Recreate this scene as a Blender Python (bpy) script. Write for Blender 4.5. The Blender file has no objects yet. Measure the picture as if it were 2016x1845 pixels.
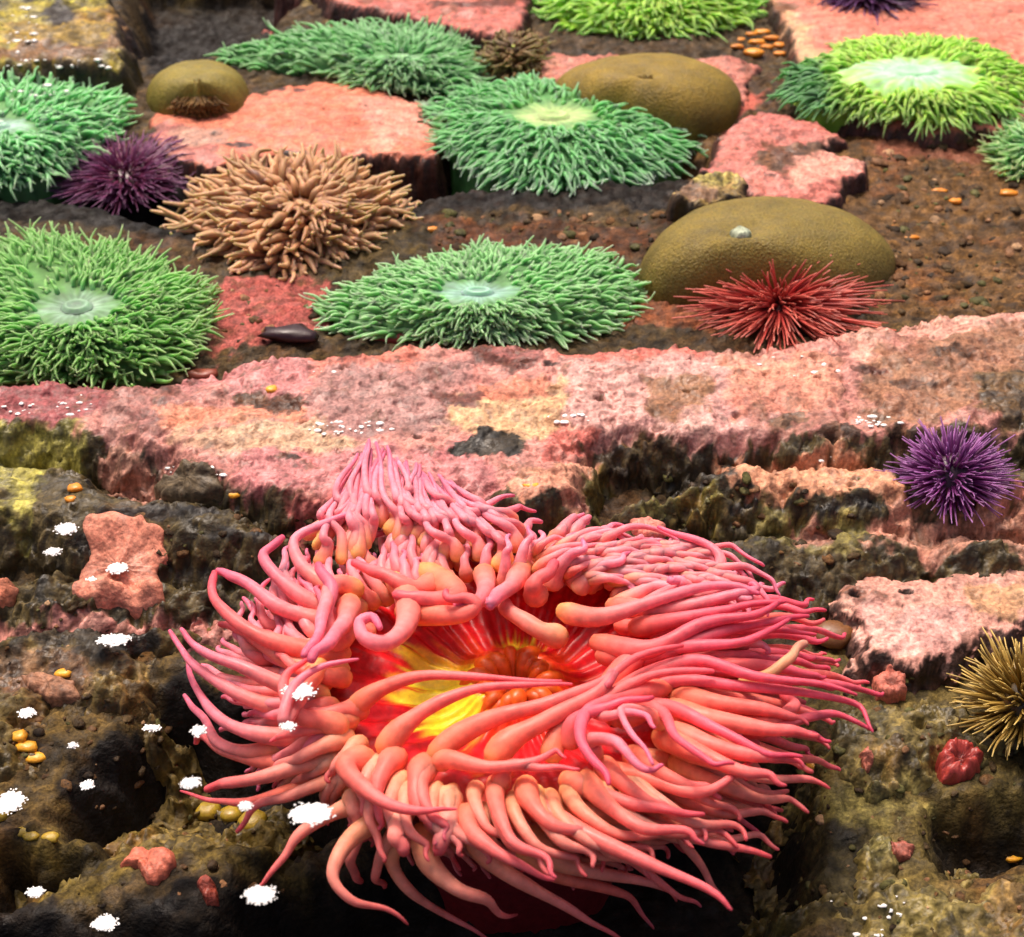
import bpy, bmesh, math
import numpy as np
from mathutils import Vector

SC = bpy.context.scene
COL = SC.collection
# ------------------------------------------------------------------ camera
CAM_H, PITCH, VFOV = 0.75, math.radians(37.0), math.radians(36.0)
W, H = 2015.0, 1845.0                      # pixel frame used for surveying the photo
TV = math.tan(VFOV / 2); TH = TV * W / H
cam_d = bpy.data.cameras.new("camera"); cam = bpy.data.objects.new("camera", cam_d); COL.objects.link(cam)
cam_d.sensor_fit = 'HORIZONTAL'; cam_d.angle = 2 * math.atan(TH); cam_d.clip_start = .02; cam_d.clip_end = 200
cam.location = (0, 0, CAM_H); cam.rotation_euler = (math.pi / 2 - PITCH, 0, 0)
SC.camera = cam
cam_d.dof.use_dof = True; cam_d.dof.focus_distance = 1.02; cam_d.dof.aperture_fstop = 11
# ------------------------------------------------------------------ world + sun
SUN_EL, SUN_AZ = math.radians(66), math.radians(-25)      # azimuth measured from +y towards +x
wd = bpy.data.worlds.new("World"); SC.world = wd; wd.use_nodes = True
nt = wd.node_tree; bg = nt.nodes['Background']
sky = nt.nodes.new('ShaderNodeTexSky'); sky.sky_type = 'NISHITA'; sky.sun_disc = False
sky.sun_elevation = SUN_EL; sky.sun_rotation = SUN_AZ; sky.dust_density = 7.0; sky.ozone_density = 0.2; sky.air_density = 0.45
nt.links.new(sky.outputs[0], bg.inputs[0]); bg.inputs[1].default_value = 0.14
sd_ = bpy.data.lights.new("sun", 'SUN'); sun = bpy.data.objects.new("sun", sd_); COL.objects.link(sun)
sd_.energy = 2.6; sd_.angle = math.radians(16.0); sd_.color = (1.0, 0.85, 0.72)
sdir = Vector((math.sin(SUN_AZ) * math.cos(SUN_EL), math.cos(SUN_AZ) * math.cos(SUN_EL), math.sin(SUN_EL)))
sun.rotation_euler = (-sdir).to_track_quat('-Z', 'Y').to_euler(); sun.location = sdir * 3
SC.view_settings.view_transform = 'Standard'; SC.view_settings.look = 'None'
SC.view_settings.exposure = 0.38; SC.view_settings.gamma = 1
SC.cycles.max_bounces = 6; SC.cycles.transparent_max_bounces = 4

# ------------------------------------------------------------------ projection helpers
cp, sp = math.cos(PITCH), math.sin(PITCH)
def rays(px, py):
    u = (np.asarray(px, float) - W / 2) / (W / 2) * TH
    v = (H / 2 - np.asarray(py, float)) / (H / 2) * TV
    return u, cp + v * sp, -sp + v * cp
def P(px, py, z):
    dx, dy, dz = rays(px, py); t = (np.asarray(z, float) - CAM_H) / dz
    return np.stack([dx * t, dy * t, CAM_H + dz * t], -1)
def PS(p):                                 # metres covered by one survey pixel at a point
    p = np.asarray(p); d = p[..., 1] * cp + (CAM_H - p[..., 2]) * sp
    return d * TH / (W / 2)

# ------------------------------------------------------------------ numpy noise
rng = np.random.RandomState(7)
PERM = rng.permutation(256); PERM = np.concatenate([PERM, PERM, PERM])
ANG = rng.rand(256) * 2 * np.pi; GX, GY = np.cos(ANG), np.sin(ANG)
RV = rng.rand(256, 3)
def perlin(x, y, s=0):
    x = np.asarray(x, float) + s * 17.31; y = np.asarray(y, float) + s * 9.77
    xi = np.floor(x).astype(int); yi = np.floor(y).astype(int); xf = x - xi; yf = y - yi
    u = xf**3 * (xf * (xf * 6 - 15) + 10); v = yf**3 * (yf * (yf * 6 - 15) + 10)
    def g(i, j):
        h = PERM[(PERM[(xi + i) & 255] + yi + j) & 255]
        return GX[h] * (xf - i) + GY[h] * (yf - j)
    a = g(0, 0); b = g(1, 0); c = g(0, 1); d = g(1, 1)
    return ((a + u * (b - a)) * (1 - v) + (c + u * (d - c)) * v) * 1.5
def fbm(x, y, f, o=4, s=0, g=.55):
    r = 0; a = 1; n = 0
    for k in range(o):
        r = r + a * perlin(x * f, y * f, s + k * 3); n += a; a *= g; f *= 2.03
    return r / n
def worley(x, y, f, s=0):
    x = np.asarray(x) * f + s * 5.3; y = np.asarray(y) * f + s * 3.1
    xi = np.floor(x).astype(int); yi = np.floor(y).astype(int)
    best = np.full(x.shape, 9.); sec = np.full(x.shape, 9.); bid = np.zeros(x.shape, int)
    for i in (-1, 0, 1):
        for j in (-1, 0, 1):
            h = PERM[(PERM[(xi + i) & 255] + yi + j) & 255]
            d = (xi + i + RV[h, 0] - x)**2 + (yi + j + RV[h, 1] - y)**2
            m = d < best
            sec = np.where(m, best, np.minimum(sec, d)); bid = np.where(m, h, bid); best = np.where(m, d, best)
    return np.sqrt(best), np.sqrt(sec), bid
def sstep(a, b, x):
    t = np.clip((x - a) / (b - a), 0, 1); return t * t * (3 - 2 * t)
def polysd(x, y, poly):                    # signed distance, positive inside
    poly = np.asarray(poly, float); d = np.full(x.shape, 1e9); ins = np.zeros(x.shape, bool); n = len(poly)
    for i in range(n):
        ax, ay = poly[i]; bx, by = poly[(i + 1) % n]
        ex, ey = bx - ax, by - ay; wx, wy = x - ax, y - ay
        t = np.clip((wx * ex + wy * ey) / (ex * ex + ey * ey + 1e-12), 0, 1)
        d = np.minimum(d, (wx - ex * t)**2 + (wy - ey * t)**2)
        if ay != by:
            c = ((ay > y) != (by > y)) & (x < ex * (y - ay) / ey + ax); ins ^= c
    d = np.sqrt(d); return np.where(ins, d, -d)
def near(x, y, poly, m):
    p = np.asarray(poly); return (x > p[:, 0].min() - m) & (x < p[:, 0].max() + m) & (y > p[:, 1].min() - m) & (y < p[:, 1].max() + m)
def C(r, g, b, k=.8):                      # photographed colour -> surface colour
    c = np.array([r, g, b], float) / 255; return np.clip(np.where(c <= .04045, c / 12.92, ((c + .055) / 1.055)**2.4) * k, 0, .9)
def mix(a, b, t):
    t = np.asarray(t)[..., None]; return a * (1 - t) + b * t

# ------------------------------------------------------------------ object helpers
def tag(o, label=None, cat=None, group=None, kind=None):
    if label: o['label'] = label
    if cat: o['category'] = cat
    if group: o['group'] = group
    if kind: o['kind'] = kind
    return o
def empty(name, loc, label, cat, group=None):
    o = bpy.data.objects.new(name, None); COL.objects.link(o); o.location = loc; o.empty_display_size = .02
    return tag(o, label, cat, group)
def mesh_obj(name, verts, faces, cols, mat, parent=None, smooth=True):
    verts = np.asarray(verts, float)
    if parent is not None: verts = verts - np.array(parent.location)
    me = bpy.data.meshes.new(name); f = np.asarray(faces); k = f.shape[1]
    me.vertices.add(len(verts)); me.vertices.foreach_set('co', verts.astype(np.float32).ravel())
    me.loops.add(f.size); me.loops.foreach_set('vertex_index', f.astype(np.int32).ravel())
    me.polygons.add(len(f)); me.polygons.foreach_set('loop_start', np.arange(0, f.size, k, dtype=np.int32))
    me.polygons.foreach_set('use_smooth', np.full(len(f), smooth)); me.update(calc_edges=True)
    if cols is not None:
        at = me.color_attributes.new('Col', 'FLOAT_COLOR', 'POINT')
        c = np.ones((len(verts), 4), np.float32); c[:, :3] = cols; at.data.foreach_set('color', c.ravel())
    me.materials.append(mat); o = bpy.data.objects.new(name, me); COL.objects.link(o); o.parent = parent
    return o

def mat_new(name, bump=((300, .6, .0008),), rough=(.3, .6), rs=60, sss=0, ssr=(.006, .002, .001), spec=.5, coat=0,
            fine=(250, .25), mid_=(60, .10)):
    m = bpy.data.materials.new(name); m.use_nodes = True; t = m.node_tree; N = t.nodes.new; L = t.links.new
    b = t.nodes['Principled BSDF']; tc = N('ShaderNodeTexCoord')
    a = N('ShaderNodeAttribute'); a.attribute_name = 'Col'
    n = N('ShaderNodeTexNoise'); n.inputs['Scale'].default_value = fine[0]; n.inputs['Detail'].default_value = 5
    L(tc.outputs['Object'], n.inputs['Vector'])
    mr = N('ShaderNodeMapRange'); mr.inputs[1].default_value = .3; mr.inputs[2].default_value = .7
    mr.inputs[3].default_value = 1 - fine[1]; mr.inputs[4].default_value = 1 + fine[1] * .7; L(n.outputs[0], mr.inputs[0])
    vm = N('ShaderNodeVectorMath'); vm.operation = 'SCALE'; L(a.outputs['Color'], vm.inputs[0]); L(mr.outputs[0], vm.inputs['Scale'])
    n2 = N('ShaderNodeTexNoise'); n2.inputs['Scale'].default_value = mid_[0]; n2.inputs['Detail'].default_value = 6; n2.inputs['Roughness'].default_value = .65; L(tc.outputs['Object'], n2.inputs['Vector'])
    m2 = N('ShaderNodeMapRange'); m2.inputs[1].default_value = .36; m2.inputs[2].default_value = .64; m2.inputs[3].default_value = 1 - mid_[1]; m2.inputs[4].default_value = 1 + mid_[1] * .6; L(n2.outputs[0], m2.inputs[0])
    v2 = N('ShaderNodeVectorMath'); v2.operation = 'SCALE'; L(vm.outputs[0], v2.inputs[0]); L(m2.outputs[0], v2.inputs['Scale'])
    L(v2.outputs[0], b.inputs['Base Color'])
    r = N('ShaderNodeTexNoise'); r.inputs['Scale'].default_value = rs; r.inputs['Detail'].default_value = 3; L(tc.outputs['Object'], r.inputs['Vector'])
    rr = N('ShaderNodeMapRange'); rr.inputs[1].default_value = .35; rr.inputs[2].default_value = .65
    rr.inputs[3].default_value = rough[0]; rr.inputs[4].default_value = rough[1]; L(r.outputs[0], rr.inputs[0]); L(rr.outputs[0], b.inputs['Roughness'])
    prev = None
    for (sc, st, dist) in bump:
        q = N('ShaderNodeTexNoise'); q.inputs['Scale'].default_value = sc; q.inputs['Detail'].default_value = 6; L(tc.outputs['Object'], q.inputs['Vector'])
        bp = N('ShaderNodeBump'); bp.inputs['Strength'].default_value = st; bp.inputs['Distance'].default_value = dist
        L(q.outputs[0], bp.inputs['Height'])
        if prev: L(prev.outputs[0], bp.inputs['Normal'])
        prev = bp
    if prev: L(prev.outputs[0], b.inputs['Normal'])
    b.inputs['Specular IOR Level'].default_value = spec
    if sss: b.inputs['Subsurface Weight'].default_value = sss; b.inputs['Subsurface Radius'].default_value = ssr; b.inputs['Subsurface Scale'].default_value = 1.0
    if coat: b.inputs['Coat Weight'].default_value = coat; b.inputs['Coat Roughness'].default_value = .12
    return m
M_ROCK = mat_new('wet_coralline_rock', ((90, .7, .004), (380, .6, .0014)), (.38, .85), 45, spec=.45, fine=(330, .4), coat=.04, mid_=(75, .42))
M_BED = mat_new('wet_gravel_seabed', ((130, .8, .004), (460, .6, .0015)), (.5, .95), 60, spec=.25, fine=(420, .5), mid_=(80, .45))
M_FLESH = mat_new('pink_flesh', ((260, .3, .0008), (60, .3, .002)), (.38, .6), 90, sss=.5, ssr=(.008, .003, .0025), fine=(160, .18), spec=.32, mid_=(45, .16))
M_DISC = mat_new('oral_disc_flesh', ((200, .5, .001),), (.3, .5), 90, sss=.2, ssr=(.008, .002, .001), fine=(220, .22), spec=.4)
M_GREEN = mat_new('green_flesh', ((300, .25, .0006),), (.4, .65), 90, sss=.8, ssr=(.006, .010, .005), fine=(60, .22), spec=.3)
M_DOME = mat_new('papillate_skin', ((420, 1., .002), (90, .4, .003)), (.45, .7), 60, sss=.1, fine=(360, .35), spec=.35)
M_SPINE = mat_new('spine', ((500, .3, .0004),), (.3, .5), 200, fine=(200, .2), spec=.5)
M_GLINT = mat_new('white_glint', (), (.12, .2), 100, fine=(900, .02), spec=.8)  # white solid standing in for glints of light
M_CUP = mat_new('orange_polyp', ((600, .5, .0006),), (.3, .5), 200, sss=.2, ssr=(.004, .002, .0005), fine=(700, .2))

# ------------------------------------------------------------------ rocks, given by outlines surveyed on the photo
# terraces: (outline, height, edge width, warp amplitude)
ROCKS = [
 dict(key='ledge', name='rock_ledge', label='long pink crusted rock ledge running across the middle of the pool', cat='rock', zb=-.02, res=.0016, side=C(84,70,38),
  ter=[([(-260,760),(-20,735),(150,722),(300,722),(450,684),(620,664),(800,652),(1000,646),(1200,650),(1400,652),(1600,640),(1720,612),(1850,590),(2030,580),(2300,570),
         (2330,880),(2030,872),(1850,868),(1740,880),(1600,890),(1480,880),(1330,872),(1170,866),(1190,950),(1130,1000),(1000,1010),(900,1000),(760,1015),(620,1020),(500,985),(440,960),(330,925),(240,900),(190,880),(60,868),(-60,872),(-300,890)], .050, .034, .010),
       ([(-320,900),(60,880),(250,915),(480,975),(640,1035),(1150,1020),(1200,960),(1350,880),(2350,880),(2350,1000),(2020,998),(1760,1000),(1560,1000),(1400,988),(1300,1020),(1200,1050),(1050,1060),(640,1070),(520,1088),(330,1085),(160,1080),(60,1050),(-340,1040)], .040, .034, .010),
       ([(-340,1060),(150,1090),(520,1095),(700,1080),(1400,1010),(1560,1005),(2350,1005),(2350,1140),(2020,1130),(1800,1120),(1600,1140),(1430,1160),(1250,1150),(640,1150),(400,1170),(250,1190),(-350,1200)], .024, .050, .012)],
  base=C(224,150,136), noise=.004),
 dict(key='slab', name='rock_slab', label='flat orange-pink crusted slab behind the tan spiky anemone, beside the short olive dome', cat='rock', zb=-.05, side=C(40,25,17), res=.003,
  ter=[([(262,232),(300,196),(480,170),(560,152),(690,146),(760,165),(850,190),(880,240),(885,298),(860,306),(760,302),(600,308),(560,304),(420,330),(330,322),(290,280)], .040, .014, .008)],
  base=C(240,136,102), noise=.002, amt=.25),
 dict(key='boulder', name='boulder', label='yellow-green mottled boulder in the far left corner, dark holes on top', cat='rock', zb=-.05, side=C(40,25,17), res=.004,
  ter=[([(-120,-60),(60,-50),(230,-40),(275,30),(280,90),(268,118),(160,126),(0,130),(-120,130)], .085, .03, .006)],
  base=C(166,150,44), noise=.005),
 dict(key='midrock', name='pink_rock', label='ragged pink rock right of the cream-centred green anemone, pale patch on its right lobe', cat='rock', zb=-.05, side=C(40,25,17), res=.003,
  ter=[([(1395,262),(1450,215),(1500,200),(1620,225),(1700,262),(1650,285),(1735,318),(1720,345),(1680,352),(1690,395),(1620,405),(1550,395),(1460,380),(1395,345),(1350,330),(1385,300)], .055, .016, .006)],
  base=C(226,130,115), noise=.004),
 dict(key='backrock', name='pink_rock', label='red-pink rock behind the long green anemone, cut by the top edge', cat='rock', zb=-.05, side=C(40,25,17), res=.004,
  ter=[([(535,-80),(640,8),(760,28),(860,58),(950,70),(1040,66),(1060,20),(1075,-80)], .06, .02, .006)],
  base=C(222,120,104), noise=.004),
 dict(key='rightrock', name='pink_rock', label='broad salmon rock under the two lime green anemones in the far right corner', cat='rock', zb=-.05, side=C(40,25,17), res=.004,
  ter=[([(1490,-120),(1500,20),(1540,60),(1545,110),(1560,170),(1660,236),(1850,262),(2030,256),(2250,250),(2300,-120)], .055, .02, .006)],
  base=C(240,140,114), noise=.003, amt=.35),
 dict(key='smallback', name='pink_rock', label='low pink rock between the long green anemone and the closed olive anemone behind', cat='rock', zb=-.05, side=C(40,25,17), res=.003,
  ter=[([(945,112),(1050,95),(1200,92),(1400,100),(1540,110),(1500,160),(1480,210),(1400,240),(1300,210),(1150,170),(960,168)], .042, .02, .006)],
  base=C(214,128,108), noise=.004),
 dict(key='tanrock', name='mossy_rock', label='small cream and yellow nodular rock below the right tip of the green anemone', cat='rock', zb=-.05, side=C(40,25,17), res=.0025,
  ter=[([(1290,385),(1330,345),(1380,318),(1460,322),(1490,350),(1480,385),(1400,405),(1320,400)], .062, .015, .005)],
  base=C(170,140,75), noise=.006),
 dict(key='rightpatch', name='pink_rock', label='large pale pink crusted rock right of the big pink anemone', cat='rock', zb=-.05, side=C(40,25,17), res=.0015,
  ter=[([(1640,1112),(1700,1090),(1800,1090),(1880,1080),(2040,1076),(2260,1080),(2260,1230),(2040,1245),(1970,1262),(1900,1308),(1800,1322),(1700,1305),(1650,1282),(1675,1240),(1620,1205),(1605,1160)], .008, .026, .009)],
  base=C(234,168,148), noise=.003, amt=.5),
 dict(key='mossright', name='mossy_boulder', label='large olive mossy boulder in the near right corner, below the olive urchin', cat='rock', zb=-.085, res=.0016,
  ter=[([(1560,1330),(1700,1300),(1900,1310),(2300,1260),(2350,1520),(2100,1530),(1850,1530),(1800,1610),(1600,1560),(1540,1440)], -.004, .05, .014),
       ([(1650,1560),(1800,1560),(1860,1640),(2030,1650),(2350,1640),(2350,2100),(1500,2100),(1540,1800),(1600,1700)], -.012, .055, .014)],
  base=C(120,104,54), noise=.007),
 dict(key='mossleft', name='mossy_boulder', label='dark olive boulder on the left, below the left end of the ledge', cat='rock', zb=-.085, res=.0018,
  ter=[([(-350,1190),(150,1170),(420,1150),(450,1250),(340,1330),(300,1400),(150,1450),(60,1560),(-350,1580)], -.002, .055, .014)],
  base=C(108,90,44), noise=.007),
 dict(key='mossfront', name='mossy_boulder', label='low olive boulder in the near left corner with yellow polyps along its far edge', cat='rock', zb=-.085, res=.0018,
  ter=[([(100,1660),(300,1590),(460,1560),(600,1600),(640,1700),(500,1760),(300,1790),(150,1800),(-60,1770),(-50,1720)], -.040, .045, .012)],
  base=C(122,102,46), noise=.007),
]
for R in ROCKS:
    R['tw'] = [(P([p[0] for p in poly], [p[1] for p in poly], z)[:, :2], z, w, a) for poly, z, w, a in R['ter']]
    allp = np.concatenate([t[0] for t in R['tw']]); R['bb'] = (allp[:, 0].min() - .03, allp[:, 0].max() + .03, allp[:, 1].min() - .03, allp[:, 1].max() + .03)
def rock_h(R, x, y):
    sc = PS(np.array([x.mean(), y.mean(), 0.])) / .00033
    out = np.full(x.shape, -9.); edge = np.full(x.shape, -9.)
    wob = fbm(x, y, 14, 4, 2) ; wob2 = fbm(x, y, 70, 3, 5)
    for poly, z, w, a in R['tw']:
        s = polysd(x, y, poly) + (wob * 1.4 + wob2 * .7) * a * 1.6
        h = R['zb'] + (z - R['zb']) * sstep(-w * .6, w, s) ** .8
        h = h - .010 * np.exp(-np.clip(s, 0, 1) / .02)
        out = np.maximum(out, h); edge = np.maximum(edge, s)
    n = R['noise']
    wd1, wd2, _ = worley(x, y * 1.3, 55, 1)
    det = fbm(x, y * 1.5, 18, 5, 8) * n * 2.6 + (wd1 - .4) * n * -.6 + fbm(x, y, 160, 3, 9) * n * .7
    pits = sstep(.42, .62, fbm(x, y * 1.6, 26, 3, 21))
    det = det - pits * n * 2.2
    return out + det, edge, pits

# sea bed: hollows (outline, height to reach, softness)
HOLLOW = [
 ([(270,-60),(560,-60),(600,30),(520,110),(420,140),(290,150),(265,90)], -.06, .05),
 ([(600,300),(900,310),(1000,330),(1330,330),(1400,370),(1300,400),(900,425),(600,440),(380,430),(360,340),(450,320)], -.04, .05),
 ([(0,340),(120,350),(400,420),(420,500),(300,470),(120,430),(-60,440),(-80,340)], -.04, .05),
 ([(300,1330),(560,1360),(700,1560),(560,1620),(430,1590),(300,1620),(120,1580),(180,1480)], -.10, .045),
 ([(560,1640),(900,1600),(1600,1420),(1600,1700),(1540,1900),(400,1900),(-100,1900),(0,1810),(400,1790)], -.10, .045),
 ([(1850,1540),(2100,1520),(2100,1640),(1900,1650)], -.085, .05),
 ([(0,1640),(130,1640),(60,1720),(-60,1720)], -.1, .04),
]
HW = [(P([p[0] for p in q], [p[1] for p in q], 0.0)[:, :2], z, s) for q, z, s in HOLLOW]
YL = P(1000, 640, .050)[1] - .02
def bed_h(x, y):
    h = np.where(y > YL, .030 + 0 * x, 0.0) ; h = .030 * sstep(YL - .2, YL + .02, y) - .022 * (1 - sstep(.7, 1.1, y))
    for poly, z, s in HW:
        m = near(x, y, poly, s)
        if m.any():
            xx, yy = x[m], y[m]; k = sstep(-s * .4, s * .6, polysd(xx, yy, poly) + fbm(xx, yy, 20, 3, 3) * .02)
            hm = h[m]; h[m] = hm * (1 - k) + z * k
    d1, d2, _ = worley(x, y, 70, 4)
    return h + fbm(x, y, 9, 5, 11) * .014 + sstep(.0, .5, d2 - d1) * .0035 + fbm(x, y, 120, 3, 12) * .003

# height map for placing things
gx = np.arange(-1.1, 1.1, .004); gy = np.arange(.35, 2.6, .004); GXX, GYY = np.meshgrid(gx, gy)
HG = bed_h(GXX, GYY)
for R in ROCKS:
    b = R['bb']; m = (GXX > b[0]) & (GXX < b[1]) & (GYY > b[2]) & (GYY < b[3])
    if m.any(): HG[m] = np.maximum(HG[m], rock_h(R, GXX[m], GYY[m])[0])
def hl(x, y):
    fx = np.clip((np.asarray(x) - gx[0]) / .004, 0, len(gx) - 1.01); fy = np.clip((np.asarray(y) - gy[0]) / .004, 0, len(gy) - 1.01)
    ix = fx.astype(int); iy = fy.astype(int); a = fx - ix; b = fy - iy
    return (HG[iy, ix] * (1 - a) + HG[iy, ix + 1] * a) * (1 - b) + (HG[iy + 1, ix] * (1 - a) + HG[iy + 1, ix + 1] * a) * b
_k = 7; _p = np.pad(HG, _k, mode='edge'); _c = np.cumsum(np.cumsum(np.pad(_p, ((1, 0), (1, 0))), 0), 1); _w = 2 * _k + 1
HB = (_c[_w:, _w:] - _c[:-_w, _w:] - _c[_w:, :-_w] + _c[:-_w, :-_w]) / _w**2
def hb(x, y):
    ix = np.clip(((np.asarray(x) - gx[0]) / .004).astype(int), 0, len(gx) - 1); iy = np.clip(((np.asarray(y) - gy[0]) / .004).astype(int), 0, len(gy) - 1)
    return HB[iy, ix]
def hit(px, py):                           # where the line of sight meets the ground
    px = np.atleast_1d(px).astype(float); py = np.atleast_1d(py).astype(float)
    dx, dy, dz = rays(px, py); t0 = (.16 - CAM_H) / dz; t1 = (-.2 - CAM_H) / dz; res = np.stack([dx * t1, dy * t1, CAM_H + dz * t1], -1); done = np.zeros(px.shape, bool)
    for k in range(181):
        t = t0 + (t1 - t0) * k / 180; q = np.stack([dx * t, dy * t, CAM_H + dz * t], -1)
        below = (q[:, 2] <= hl(q[:, 0], q[:, 1])) & ~done
        res[below] = q[below]; done |= below
    return res
def hit1(px, py): return hit([px], [py])[0]

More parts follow.
